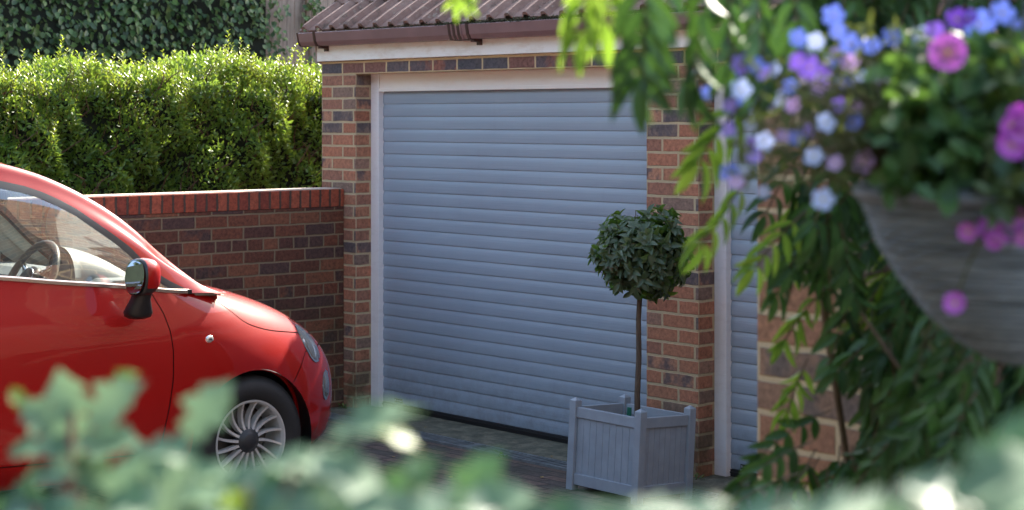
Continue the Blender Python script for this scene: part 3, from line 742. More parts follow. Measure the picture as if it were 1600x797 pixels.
    # belt strip
    for sg in (1, -1):
        b = CMB(); pts = []
        for s in np.linspace(-.315, -1.85, 40):
            zz = float(belt(s)); ww = (float(Wf(zz))) * (1 - .018 * ((s + 1.1) / 1.4) ** 2); pts.append((s, sg * (ww + .001), zz + .002))
        for i in range(len(pts) - 1):
            p, q = pts[i], pts[i + 1]
            v = []
            for (a, yb, zb) in ((p, .0, -.010), (p, .006, -.007), (p, .006, .006), (p, -.004, .011)): v.append((a[0], a[1] + sg * yb, a[2] + zb))
            for (a, yb, zb) in ((q, .0, -.010), (q, .006, -.007), (q, .006, .006), (q, -.004, .011)): v.append((a[0], a[1] + sg * yb, a[2] + zb))
            b.add(v, [(0, 1, 5, 4), (1, 2, 6, 5), (2, 3, 7, 6)])
        b.cb('belt_strip', m_strip, None, False)
        b = CMB(); p = pts[0]; b.box((p[0] - .012, p[1] - .008, p[2] - .010), (p[0] + .01, p[1] + .0065, p[2] + .010), .003); b.cb('strip_end', m_trim)
        # side repeater
        zz = .741; s = -.244; ww = float(Wf(zz)) * (1 - .018 * ((s + 1.1) / 1.4) ** 2) + .018 * math.exp(-((s - .02) / .3) ** 2) * math.exp(-((zz - .62) / .16) ** 2)
        Mx = Matrix.Translation((s, sg * (ww - .002), zz)) @ Matrix.Rotation(-sg * math.pi / 2, 4, 'X') @ Matrix.Scale(1.25, 4, (1, 0, 0))
        b = CMB(); b.lathe([(.0005, .008), (.008, .0075), (.013, .005), (.016, 0)], 20, Mx); ro = b.cb('side_repeater', plain('repeater', (.75, .72, .68), .15, .6), None, True)
        b = CMB(); b.box((s - .006, sg * ww + (.004 if sg > 0 else -.0075), zz - .003), (s + .006, sg * ww + (.0075 if sg > 0 else -.004), zz + .003)); b.cb('bulb', m_dkplastic, ro)
    # front grille slot, hidden side mostly
    b = CMB(); b.box((.70, -.22, .25), (.778, .22, .33), .006); b.cb('grille', m_trim)
car_body()

# greenhouse
Hs = cubic([-2.75, -2.5, -2.2, -1.8, -1.4, -1.11, -.97, -.823, -.672, -.516, -.42, -.30, -.20, -.12], [.99, 1.20, 1.40, 1.468, 1.483, 1.466, 1.435, 1.381, 1.305, 1.200, 1.118, 1.026, .958, .925])
Qc = cubic([-2.75, -2.2, -1.6, -1.1, -.8, -.5, -.16], [.55, .53, .545, .565, .60, .645, .695])
def greenhouse():
    SS = np.arange(-2.74, -.125, .0125); T = 44; V = []
    for s in SS:
        H = float(Hs(s)); Q = float(Qc(s)); zb = float(belt(min(s, -.2))) - .004; W = float(Wf(zb)) * (1 - .018 * min(1, ((s + 1.1) / 1.4) ** 2)) - .002
        if s < -2.2: W -= (-2.2 - s) * .16
        dz = max(H - zb, .004); cr = .035 * min(1, dz / .1); r = min(.07, dz * .5)
        # control polygon, Catmull-Rom
        P = np.array([(W + .01, zb - .02), (W, zb), (W + (Q - W) * .30, zb + dz * .36), (W + (Q - W) * .66, zb + dz * .70), (Q + .006, H - r * .75), (Q - .022, H - r * .16), (Q - .075, H + .001), (Q * .5, H + cr * .75), (0, H + cr), (-Q * .5, H + cr * .75)])
        tt = np.linspace(0, 7 - 1e-6, T)
        i = tt.astype(int); u = (tt - i)[:, None]; a, b, c, d = P[i], P[i + 1], P[i + 2], P[i + 3]
        C = .5 * ((2 * b) + (-a + c) * u + (2 * a - 5 * b + 4 * c - d) * u ** 2 + (-a + 3 * b - 3 * c + d) * u ** 3)
        row = [(s, q, z) for q, z in C]; row += [(s, -q, z) for q, z in C[::-1][1:]]; V += row
    n = 2 * T - 1; m = len(SS); V = np.array(V)
    F = [(j * n + i, (j + 1) * n + i, (j + 1) * n + i + 1, j * n + i + 1) for j in range(m - 1) for i in range(n - 1)]
    win = [(-.285, .920), (-.311, .944), (-.40, .985), (-.479, 1.030), (-.575, 1.128), (-.65, 1.182), (-.729, 1.234), (-.80, 1.282), (-.878, 1.322), (-.95, 1.352), (-1.022, 1.374), (-1.16, 1.40), (-1.45, 1.412), (-1.75, 1.40), (-1.95, 1.36), (-2.15, 1.24), (-2.22, 1.10), (-2.20, .92)]
    side = lambda v: sdpoly(win, v[:, 0], v[:, 2])
    top = lambda v: np.abs(v[:, 1]) - (Qc(v[:, 0]) - .045)
    ws = lambda v: np.maximum(np.maximum(top(v), -(v[:, 0] + 1.06)), v[:, 0] + .20)
    rw = lambda v: np.maximum(np.maximum(top(v) + .04, v[:, 0] + 2.25), -(v[:, 0] + 2.62))
    red = keep(V, F, lambda v: -side(v)); red = keep(*red, lambda v: -ws(v)); red = keep(*red, lambda v: -rw(v)); CO('roof', *red, m_red)
    innr = (red[0] - np.array([0, 0, .012])) * np.array([1, .975, 1]); CO('headlining', innr, red[1], m_trimgrey)
    fr = keep(V, F, lambda v: np.maximum(side(v), -(side(v) + .030)))
    fr = (fr[0] * np.array([1, 1.003, 1]), fr[1])
    for sg in (1, -1): CO('window_frame', *keep(*fr, lambda v: -sg * v[:, 1]), m_trim)
    div = lambda v: np.abs((v[:, 0] + .545) - (v[:, 2] - 1.02) * -.10) - .013
    bp = lambda v: np.abs(v[:, 0] + 1.72) - .035
    inner = keep(V, F, lambda v: side(v) + .030)
    dv = keep(*inner, lambda v: np.minimum(div(v), bp(v))); dv = (dv[0] * np.array([1, 1.002, 1]), dv[1])
    for sg in (1, -1):
        for fb in (1, -1): CO('window_divider', *keep(*keep(*dv, lambda v: -sg * v[:, 1]), lambda v: fb * (v[:, 0] + 1.2)), m_trim)
    gl = keep(*inner, lambda v: -np.minimum(div(v), bp(v)))
    for sg in (1, -1):
        g = keep(*gl, lambda v: -sg * v[:, 1]); CO('side_window', *g, m_glass)
    w = keep(V, F, ws); CO('windscreen', *w, m_wsglass); w = keep(V, F, lambda v: np.maximum(ws(v), -(ws(v) + .03))); CO('windscreen_border', w[0] - np.array([0, 0, .003]), w[1], m_trim)
    w = keep(V, F, rw); CO('rear_window', *w, m_glass)
greenhouse()

def car_fittings():
    # cowl and wipers
    b = CMB(); b.box((-.36, -.56, .915), (-.20, .56, .938), .006); b.cb('cowl', m_dkplastic)
    b = CMB(); b.tube([(-.17, .50, .955), (-.23, .40, .985), (-.30, .05, 1.03)], .007, 6); b.tube([(-.17, .55, .945), (-.16, .50, .965)], .012, 8); b.tube([(-.17, -.05, .95), (-.27, -.4, 1.02)], .007, 6); b.cb('wiper', m_dkplastic)
    # dashboard
    prof = [(-.62, .60), (-.66, .80), (-.70, .90), (-.685, .955), (-.62, .985), (-.45, .985), (-.28, .945), (-.25, .90), (-.25, .60)]
    V = [(s, q, z) for q in (-.64, .64) for s, z in prof]; n = len(prof)
    F = [(i, (i + 1) % n, n + (i + 1) % n, n + i) for i in range(n)] + [tuple(range(n)), tuple(range(2 * n - 1, n - 1, -1))]
    do = CO('dashboard', V, F, m_dash, False)
    b = CMB(); b.box((-.705, -.62, .84), (-.675, .20, .925), .01); b.cb('fascia_panel', m_red, do)
    # instrument hood
    b = CMB(); rows = []
    for k, s in enumerate(np.linspace(-.72, -.42, 9)):
        f = k / 8; r = .125 * (1 - .25 * f); top = 1.112 - .11 * f ** 1.6
        for j in range(15):
            a = math.pi * j / 14; rows.append((s, .35 + r * math.cos(a) * 1.12, .93 + (top - .93) * math.sin(a) ** .75))
    b.add(rows, [(i * 15 + j, i * 15 + j + 1, (i + 1) * 15 + j + 1, (i + 1) * 15 + j) for i in range(8) for j in range(14)] + [tuple(range(15))])
    b.cb('instrument_hood', m_dash, do, True)
    b = CMB(); Mx = Matrix.Translation((-.7215, .35, 1.0)) @ Matrix.Rotation(-math.pi / 2, 4, 'Y'); b.lathe([(.0005, .001), (.095, .001), (.098, .006), (.103, .0)], 32, Mx); b.cb('instrument_dial', m_dkplastic, do)
    # steering wheel
    Mw = Matrix.Translation((-.86, .35, .965)) @ Matrix.Rotation(math.radians(-90 + 26), 4, 'Y')
    b = CMB(); R = .178; b.lathe([(R + .016 * math.cos(a), .016 * math.sin(a)) for a in np.linspace(0, 2 * math.pi, 10, endpoint=False)], 48, Mw, True); sw = b.cb('steering_wheel', plain('wheel_leather', (.08, .08, .08), .45), None, True)
    b = CMB(); b.lathe([(.0005, .03), (.045, .028), (.066, .014), (.07, -.01), (.05, -.03), (.03, -.08)], 32, Mw); b.cb('hub', m_dkplastic, sw, True)
    b = CMB(); b.lathe([(.052 + .004 * math.cos(a), .024 + .004 * math.sin(a)) for a in np.linspace(0, 2 * math.pi, 8, endpoint=False)], 32, Mw, True); b.cb('hub_ring', m_chrome, sw, True)
    b = CMB()
    for a in (90, -30, 210):
        a = math.radians(a + 90); c, s = math.cos(a), math.sin(a)
        p = [Mw @ Vector((r * c, r * s, h)) for r, h in ((.055, .004), (.11, -.004), (.172, 0))]; b.tube(p, [.018, .013, .010], 8)
    b.cb('spoke', m_chrome, sw, True)
    # interior mirror, seats, far door card
    b = CMB(); b.box((-.86, -.115, 1.285), (-.835, .115, 1.345), .012, Matrix.Translation((-.02, 0, 0))); b.tube([(-.85, 0, 1.33), (-.80, 0, 1.38)], .008, 6); rm = b.cb('rear_view_mirror', m_dkplastic)
    b = CMB(); b.box((-.884, -.10, 1.293), (-.879, .10, 1.337), .002); b.cb('mirror_glass', m_mirror, rm)
    for q in (.35, -.35):
        b = CMB(); b.box((-1.55, q - .24, .42), (-1.05, q + .24, .56), .05); so = b.cb('seat', m_interior, None, True)
        b = CMB(); b.box((-1.62, q - .23, .5), (-1.50, q + .23, 1.08), .05, Matrix.Translation((-1.56, 0, .5)) @ Matrix.Rotation(math.radians(-12), 4, 'Y') @ Matrix.Translation((1.56, 0, -.5))); b.cb('seat_back', m_interior, so, True)
        b = CMB(); Mx = Matrix.Translation((-1.72, q, 1.19)); b.box((-.04, -.12, -.09), (.04, .12, .09), .035, Mx); b.cb('headrest', plain('headrest_cloth', (.35, .34, .30), .8), so, True)
    b = CMB(); b.box((-2.3, -.735, .3), (-.5, -.70, .99), .01); b.cb('door_card', m_trimgrey)
    b = CMB(); b.box((-2.3, .70, .3), (-.5, .735, .93), .01); b.cb('door_card', m_trimgrey)
    b = CMB(); Mx = Matrix.Translation((-.62, -.695, .99)) @ Matrix.Rotation(-math.pi / 2, 4, 'X')
    b.box((-.74, -.70, .96), (-.50, -.66, 1.06), .015); b.cb('mirror_sail', m_trimgrey)
    # door mirror
    root = Vector((-.60, .90, 1.0))
    for sg in (1, -1):
        V = []; F = []; nr = 28; prof = [(-.676, .95), (-.674, 1.0), (-.660, 1.02), (-.636, .99), (-.614, .90), (-.596, .74), (-.584, .50), (-.578, .22), (-.577, .02)]
        for (s, k) in prof:
            for j in range(nr):
                a = 2 * math.pi * j / nr; ca, sa = math.cos(a), math.sin(a)
                qq = .068 * math.copysign(abs(ca) ** .8, ca) * k; zz = .078 * math.copysign(abs(sa) ** .85, sa) * k + (.0 if True else 0)
                V.append((s + .16 * qq, sg * (.905 + qq), 1.020 + zz + .012 * (s + .63) / .07 * (sa > 0)))
        F = [(i * nr + j, i * nr + (j + 1) % nr, (i + 1) * nr + (j + 1) % nr, (i + 1) * nr + j) for i in range(len(prof) - 1) for j in range(nr)] + [tuple(range((len(prof) - 1) * nr, len(prof) * nr))]
        if sg < 0: F = [tuple(reversed(f)) for f in F]
        # black rear rim + lower skirt, red cap
        Va = np.array(V)
        capv = keep(Va, F, lambda v: np.maximum(-(v[:, 0] + .655), .975 - v[:, 2]))
        blk = keep(Va, F, lambda v: -np.maximum(-(v[:, 0] + .655), .975 - v[:, 2]))
        mo = CO('door_mirror', *blk, m_trim); CO('mirror_cap', *capv, m_red, True, mo)
        gl = [(-.6795 + .16 * .06 * math.cos(a) + .004 * math.sin(a), sg * (.905 + .058 * math.copysign(abs(math.cos(a)) ** .8, math.cos(a))), 1.020 + .070 * math.copysign(abs(math.sin(a)) ** .85, math.sin(a))) for a in np.linspace(0, 2 * math.pi, 28, endpoint=False)]
        CO('mirror_glass', gl, [tuple(range(28))] if sg > 0 else [tuple(range(27, -1, -1))], m_mirror, False, mo)
        b = CMB(); rings = [(.98, .040, .050, .90, -.628), (.955, .036, .042, .885, -.628), (.925, .038, .042, .87, -.628), (.89, .052, .046, .855, -.625), (.87, .060, .048, .845, -.622), (.852, .054, .045, .838, -.62), (.842, .03, .03, .83, -.62)]
        V = []; nn = 20
        for (z, rs_, rq, qc, sc) in rings:
            for j in range(nn):
                a = 2 * math.pi * j / nn; V.append((sc + rs_ * math.copysign(abs(math.cos(a)) ** .8, math.cos(a)), sg * (qc + rq * math.copysign(abs(math.sin(a)) ** .8, math.sin(a))), z))
        F = [(i * nn + j, i * nn + (j + 1) % nn, (i + 1) * nn + (j + 1) % nn, (i + 1) * nn + j) for i in range(len(rings) - 1) for j in range(nn)] + [tuple(range((len(rings) - 1) * nn, len(rings) * nn))]
        if sg > 0: F = [tuple(reversed(f)) for f in F]
        CO('mirror_foot', V, F, m_trim, True, mo)
    # wheels
    for hx in HUBS:
        for sg in (1, -1):
            Mx = Matrix.Translation((hx, sg * .775, HZ)) @ Matrix.Rotation(-sg * math.pi / 2, 4, 'X')   # local z outwards
            b = CMB(); R = .285
            prof = [(.174, -.01), (.184, .006), (.222, .012), (.248, .008), (.262, -.004), (.272, -.012), (.279, -.020), (R, -.034), (R + .001, -.09), (R, -.15), (.272, -.17), (.24, -.178), (.19, -.165)]
            b.lathe(prof, 64, Mx, False)
            for k in range(64):
                a = 2 * math.pi * k / 64; c, s = math.cos(a), math.sin(a)
                b.add([Mx @ Vector((r * c - w * s, r * s + w * c, h)) for r, h, w in ((.266, -.006, -.005), (.286, -.034, -.005), (.2875, -.06, -.005), (.2875, -.06, .005), (.286, -.034, .005), (.266, -.006, .005))], [(0, 1, 4, 5), (1, 2, 3, 4)])
            wh = b.cb('wheel', m_tyre, None, True)
            b = CMB(); b.lathe([(.176, -.012), (.181, .0), (.178, .004), (.172, .003), (.165, -.012), (.161, -.05), (.158, -.13)], 64, Mx)
            for k in range(16):
                a0 = 2 * math.pi * k / 16; a1 = a0 + .16
                for (ra, aa, rb, ab, w) in ((.050, a0, .169, a1, .0062),):
                    prev = None; V = []
                    for f in np.linspace(0, 1, 7):
                        r = ra + (rb - ra) * f; a = aa + (ab - aa) * f ** 1.3; h = -.018 - .012 * math.sin(math.pi * f) + .012 * f; ww = w * (1.0 - .25 * f) + .001
                        c, s = math.cos(a), math.sin(a)
                        for (dw, dh) in ((-ww, -.030), (-ww * .8, 0), (ww * .8, 0), (ww, -.030)): V.append(Mx @ Vector((r * c - dw * s, r * s + dw * c, h + dh)))
                    b.add(V, [(i * 4 + j, i * 4 + j + 1, (i + 1) * 4 + j + 1, (i + 1) * 4 + j) for i in range(6) for j in range(3)])
            b.cb('rim', m_alloy, wh, False)
            b = CMB(); b.lathe([(.0005, -.002), (.03, -.003), (.036, -.008), (.042, -.014), (.056, -.02), (.062, -.045)], 32, Mx); b.cb('hub_cap', m_dkplastic, wh, True)
            b = CMB(); b.lathe([(.04, -.09), (.125, -.09), (.125, -.10), (.165, -.13)], 32, Mx); b.cb('brake_disc', plain('brake_steel', (.12, .115, .11), .4, .8), wh)
    for sg in (1, -1):
        b = CMB(); b.box((-2.79, sg * .66 - .06, .62), (-2.70, sg * .66 + .06, .80), .02); b.cb('tail_light', plain('tail_red', (.3, .01, .01), .2), None, True)
car_fittings()

# ------------------------------------------------------------------ the near house corner
hs = thing('outbuilding', 'near corner of a low buff and red brick outbuilding, overgrown with wisteria', 'building', (6.73, -3.64, 0))
b = MB(); b.box((0, 0, -.1), (9, 9, 2.92), .002); b.build('brick_wall', m_near, hs, (0, 0, .006))
b = MB(); b.box((0, 2.75, 2.921), (9, 9, 5.0), .002); b.build('upper_wall', m_near, hs, (0, 0, .006))
b = MB()
b.box((.385, -.028, .12), (.455, .006, 1.62), .004); b.box((1.20, -.028, .12), (1.27, .006, 1.62), .004); b.box((.456, -.028, 1.55), (1.199, .006, 1.62), .004); b.box((.456, -.028, .85), (1.199, .006, .89), .003); b.box((.36, -.06, .06), (1.29, .006, .119), .004)
wf = b.build('window', m_white('upvc', (.78, .74, .76), (.6, .5, .5), .35, .3), hs)
b = MB(); b.box((.456, -.012, .12), (1.199, -.003, 1.549)); b.build('pane', plain('window_dark', (.03, .035, .04), .08, spec=.8), wf)

# ------------------------------------------------------------------ wisteria
def wisteria():
    t = thing('wisteria', 'trailing green wisteria with feathered leaves, hanging over and down the near brick corner', 'climber', (7.2, -3.7, 0))
    base = np.array([7.2, -3.7, 0])
    LD = Leaves(LEAFL); LB = Leaves(LEAFL); st = MB()
    fwd = np.array([-.746, .666, 0]); 
    def comp(p, d, L, ls, bright=False, n=None, droop=.55, w=.31):
        d = np.array(d, float); d /= np.linalg.norm(d); pts = [np.array(p, float)]; step = L / 8; dd = d.copy()
        for i in range(8):
            dd = dd + np.array([0, 0, -.06]); dd /= np.linalg.norm(dd); pts.append(pts[-1] + dd * step)
        st.tube([q - base for q in pts], [.0016] * 9, 4, False)
        n = n or rng.integers(4, 7); nrm0 = -fwd * .6 + np.array([0, 0, .5]) + rng.normal(0, .35, 3)
        side0 = np.cross(dd, nrm0); side0 /= np.linalg.norm(side0)
        T = LB if bright else LD
        for k in range(n):
            f = .22 + .74 * k / max(1, n - 1) ; i = min(7, int(f * 8)); q = pts[i] + (pts[i + 1] - pts[i]) * (f * 8 - i) - base
            for sg in (-1, 1):
                dr = side0 * sg * rng.uniform(.6, .9) + (pts[i + 1] - pts[i]) / step * rng.uniform(.4, .7) + np.array([0, 0, -droop * rng.uniform(.5, 1.3)])
                T.add(q, dr, nrm0 + rng.normal(0, .3, 3), ls * rng.uniform(.8, 1.15), ls * (w * .72 if bright else w) * rng.uniform(.85, 1.15))
        T.add(pts[-1] - base, dd, nrm0, ls, ls * w)
    R_ = lambda a, b: rng.uniform(a, b)
    up = np.array([0, 0, 1.])
    # overhanging canopy at the top, near the lens
    for k in range(92):
        px = 1060 + 660 * rng.random() ** .85; z = R_(2.3, 3.3); py = R_(-260, -60) if px < 1140 else R_(-260, -30 + 50 * min(1, (px - 1140) / 100))
        if px > 1330: z = R_(2.7, 3.4)
        comp(at(px, py, z), RT * rng.normal(-.1, .6) - up * R_(.5, 1.3) + fwd * rng.normal(0, .3), R_(.10, .16), R_(.048, .065))
    # named sprays
    for (px, py, z, dx, dy, L, ls, br) in [
        (925, -70, 1.95, -.15, 1, .085, .050, True), (940, -60, 2.0, .1, 1, .07, .05, True), (735, -40, 2.1, -.5, 1, .03, .03, True),
        (1010, -60, 1.9, -.05, 1, .125, .062, False), (1045, -80, 2.0, -.2, 1, .14, .060, False), (1110, -60, 2.0, -.15, 1, .14, .058, False),
        (1140, -60, 2.1, .0, 1, .12, .056, False), (1180, -40, 2.1, .1, 1, .12, .056, False), (1240, -30, 2.2, .1, 1, .12, .055, False),
        (1165, 160, 2.6, -1, .85, .11, .062, True), (1175, 275, 2.7, -1, 1.0, .13, .055, True),
        (1260, 330, 3.0, -1, .75, .13, .058, True), (1290, 450, 3.2, -1, .9, .12, .052, True), (1262, 560, 3.2, -.5, 1, .10, .05, True), (1300, 640, 3.2, -1, .35, .15, .055, False), (1270, 690, 3.1, -1, .3, .15, .055, False), (1250, 740, 3.0, -1, .2, .13, .055, False)]:
        comp(at(px, py, z), RT * dx - up * dy, L, ls, br, n=5)
    # fall of leaves down the wall
    for k in range(100):
        py = R_(210, 860); f = (py - 210) / 650
        c0 = 1235 if py < 330 else 1385 if py < 690 else 1270; px = c0 + abs(rng.normal(0, 1)) * 55
        z = R_(3.0, 3.7)
        if px < 1350 and 330 < py < 690 and rng.random() < .5: continue
        comp(at(px, py, z), RT * rng.normal(-.35, .6) - up * R_(.5, 1.3) + fwd * rng.normal(-.1, .3), R_(.12, .2), R_(.048, .064), rng.random() < .10)
    for k in range(125):
        px = R_(1400, 1720); py = R_(420, 880); z = R_(2.5, 3.5)
        comp(at(px, py, z), RT * rng.normal(-.35, .6) - up * R_(.5, 1.3) + fwd * rng.normal(-.1, .3), R_(.12, .2), R_(.050, .068))
    for k in range(85):
        px = R_(1290, 1720); py = R_(-60, 420); z = R_(2.9, 3.6)
        comp(at(px, py, z), RT * rng.normal(-.2, .6) - up * R_(.5, 1.3) + fwd * rng.normal(-.1, .3), R_(.12, .2), R_(.050, .068))
    LD.build('foliage', leafmat('wisteria_leaf', (.018, .055, .018), (.036, .095, .028), (.085, .185, .045), .5, .17, (.11, .25, .02)), t, smooth=True)
    LB.build('pale_foliage', leafmat('wisteria_backlit_leaf', (.09, .20, .02), (.16, .30, .035), (.30, .42, .06), .42, .45, (.36, .55, .05)), t, smooth=True)  # backlit sun glow of these sprays is painted in as a brighter leaf colour
    # stems
    def vine(pp, r):
        st.tube([np.array(q) - base for q in pp], r, 7, False)
    vine([(7.55, -3.72, drive_z(-3.7)), (7.50, -3.73, .6), (7.42, -3.70, 1.2), (7.5, -3.74, 1.9), (7.4, -3.9, 2.4), (7.3, -4.2, 2.6)], [.028, .026, .024, .022, .018, .014])
    vine([(7.4, -3.9, 2.4), at(1420, -60, 2.9), at(1250, -80, 2.5), at(1080, -90, 2.1), at(930, -100, 1.95)], [.018, .014, .011, .008, .005])
    vine([at(1420, -60, 2.9), at(1300, 100, 3.2), at(1270, 300, 3.3), at(1290, 500, 3.4), at(1330, 760, 3.5)], [.012, .010, .009, .008, .006])
    for k in range(26):
        p = at(R_(1360, 1650), R_(-60, 700), R_(2.9, 3.6)); q = p + rng.normal(0, .08, 3); vine([p, (p + q) / 2 + rng.normal(0, .03, 3), q], [.004, .003, .002])
    st.build('stems', m_vine, t)
wisteria()

# ------------------------------------------------------------------ hanging basket and its flowers
BC = at(1600, 305, 2.15)           # centre of the rim
def m_wicker():
    M = NT('grey_wicker'); o = M.obj(); tc = M.n('ShaderNodeSeparateXYZ'); M.l(o, tc.inputs[0])
    w = M.noise(M.scale(o, (9, 9, 330)), 1, 4, .6)
    c = M.ramp(w, [(.3, (.07, .085, .105)), (.5, (.22, .26, .31)), (.75, (.46, .52, .60))]); M.base(c, .75, 0, .3); M.bump(w, .9, .006); return M.m
def basket():
    t = thing('hanging_basket', 'grey woven cone shaped hanging basket full of flowers at the right edge', 'basket', BC)
    prof = [(.192, .0), (.182, -.022), (.168, -.06), (.140, -.105), (.108, -.145), (.070, -.178), (.035, -.198), (.004, -.205)]
    # woven rows: stack of wavy rings
    b = MB(); rows = 40
    pr = np.array(prof); dd = np.r_[0, np.cumsum(np.hypot(*np.diff(pr, axis=0).T))]
    n = 96; V = []
    rr = rows * 3
    for k in range(rr + 1):
        f = k / rr * dd[-1]; r = np.interp(f, dd, pr[:, 0]); h = np.interp(f, dd, pr[:, 1]); row = k // 3; ph = (k % 3) / 3
        bul = .0055 * math.sin(math.pi * ph) 
        for j in range(n):
            a = 2 * math.pi * j / n; w = .0028 * math.cos(12 * a * 2 + math.pi * (row % 2)); V.append(((r + bul + w) * math.cos(a), (r + bul + w) * math.sin(a), h))
    b.add(V, [(i * n + j, i * n + (j + 1) % n, (i + 1) * n + (j + 1) % n, (i + 1) * n + j) for i in range(rr) for j in range(n)])
    b.build('wicker_cone', m_wicker(), t, smooth=True)
    b = MB(); b.lathe([(.194 + .010 * math.cos(a), .004 + .010 * math.sin(a)) for a in np.linspace(0, 2 * math.pi, 10, endpoint=False)], 64, None, True); b.build('rim', m_wicker(), t, smooth=True)
    b = MB(); b.lathe([(.001, -.02), (.18, -.03)], 32); b.build('compost', m_soil, t)
    b = MB()
    for k in range(3):
        a = k * 2.094 + 1.1; p0 = Vector((.19 * math.cos(a), .19 * math.sin(a), 0)); p1 = Vector((0, 0, .50)); m = 26
        for i in range(m):
            q0 = p0.lerp(p1, i / m); q1 = p0.lerp(p1, (i + 1.25) / m); b.tube([q0, q1], .0022 if i % 2 else .0032, 5)
    b.tube([(0, 0, .49), (0, 0, .54), (.01, 0, .56), (0, .0, .58)], .003, 6); b.build('chain', plain('chain_metal', (.10, .10, .10), .4, .7), t)
basket()
br = MB(); top_ = BC + np.array([0, 0, .58]); wx = top_[0] - .02; br.tube([(wx + .02, top_[1], top_[2]), (wx + .02, top_[1] + .03, top_[2] + .05), (wx + .02, -3.70, top_[2] + .05)], .008, 8)
br.tube([(wx + .02, -3.70, top_[2] - .25), (wx + .02, -3.95, top_[2] - .05), (wx + .02, -4.3, top_[2] + .048)], .006, 8); br.box((wx, -3.70, top_[2] - .30), (wx + .04, -3.637, top_[2] + .12), .004)
tag(br.build('wall_bracket', plain('bracket_iron', (.02, .02, .02), .5)), 'black iron wall bracket carrying the hanging basket', 'bracket')

def rosette(n, r, w, cup, seed):
    "n petals round a centre; returns verts, faces in local frame, z towards the viewer"
    V = []; F = []
    for k in range(n):
        a = 2 * math.pi * k / n; c, s = math.cos(a), math.sin(a); b0 = len(V)
        for (x, ww) in ((.12, .25), (.45, .8), (.78, 1.0), (.96, .6), (1.03, 0)):
            z = cup * x * x * r + .04 * r * math.sin(5 * a + seed)
            for sg in (-1, 1): V.append(((x * c - sg * ww * w * s) * r, (x * s + sg * ww * w * c) * r, z - (.06 * r * ww)))
            V.append((x * c * r, x * s * r, z))
        for i in range(4):
            q = b0 + 3 * i; F += [(q, q + 2, q + 5, q + 3), (q + 2, q + 1, q + 4, q + 5)]
    return V, F
def petal(name, c, c2, rough=.5):
    M = NT(name); g = M.n('ShaderNodeTexCoord'); ln = M.n('ShaderNodeVectorMath', operation='LENGTH'); M.l(g.outputs['Object'], ln.inputs[0])
    M.base(M.mix(M.math('MULTIPLY', ln.outputs[1], 45., clamp=True), (*c2, 1), (*c, 1)), rough, 0, .3)
    tr = M.n('ShaderNodeBsdfTranslucent'); tr.inputs[0].default_value = (*c, 1); mx = M.n('ShaderNodeMixShader'); mx.inputs[0].default_value = .3
    M.l(M.p.outputs[0], mx.inputs[1]); M.l(tr.outputs[0], mx.inputs[2]); M.l(mx.outputs[0], M.out.inputs[0]); return M.m
m_eye = plain('flower_eye', (.55, .38, .05), .7)
def plant(name, label, cat, base, leafm, leaf, nleaf, region, lsz, lw, stems=True):
    t = thing(name, label, cat, base); L = Leaves(leaf); S = MB(); base = np.array(base)
    for k in range(nleaf):
        p = region(); d = rdir(1)[0]; d[2] -= .1; n = rdir(1)[0] + np.array([.6, -.5, .7]); s = rng.uniform(.75, 1.25)
        L.add(p - base, d, n, lsz * s, lw * s)
        if stems and k % 6 == 0:
            q = p - base; m = q * .45 + rng.normal(0, .012, 3) + np.array([0, 0, .03]); S.tube([(0, 0, -.02), m, q], [.0016, .0013, .001], 4, False)
    L.build('foliage', leafm, t, smooth=leaf is not LEAF4)
    if stems: S.build('stems', plain('flower_stem', (.10, .10, .04), .7), t)
    return t
def flower(t, p, r, mat, n=5, w=.42, cup=.15, stem=True, jit=.5):
    p = np.array(p); base = np.array(t.location); q = Vector((CAM - p)).normalized(); nrm = (np.array(q) + rng.normal(0, jit, 3) * .6 + np.array([0, 0, .2]))
    V, F = rosette(n, r, w, cup, rng.uniform(0, 6)); o = mesh_obj('flower', V, F, mat, t, tuple(p - base), True)
    o.rotation_euler = Vector(nrm).to_track_quat('Z', 'Y').to_euler()
    b = MB(); b.lathe([(.0002, r * .12), (r * .1, r * .09), (r * .16, 0)], 8); e = b.build('eye', m_eye, o, smooth=True)
    return o
fm = {'blue': petal('blue_petal', (.11, .17, .66), (.30, .34, .75)), 'violet': petal('violet_petal', (.17, .07, .55), (.45, .35, .75)), 'pale': petal('pale_petal', (.38, .46, .82), (.6, .64, .8)),
      'lilac': petal('lilac_petal', (.40, .24, .62), (.7, .5, .7)), 'pink': petal('pink_petal', (.40, .09, .50), (.45, .20, .10)), 'magenta': petal('magenta_petal', (.38, .02, .48), (.65, .25, .6)), 'deep': petal('deep_violet_petal', (.10, .03, .38), (.3, .1, .5))}
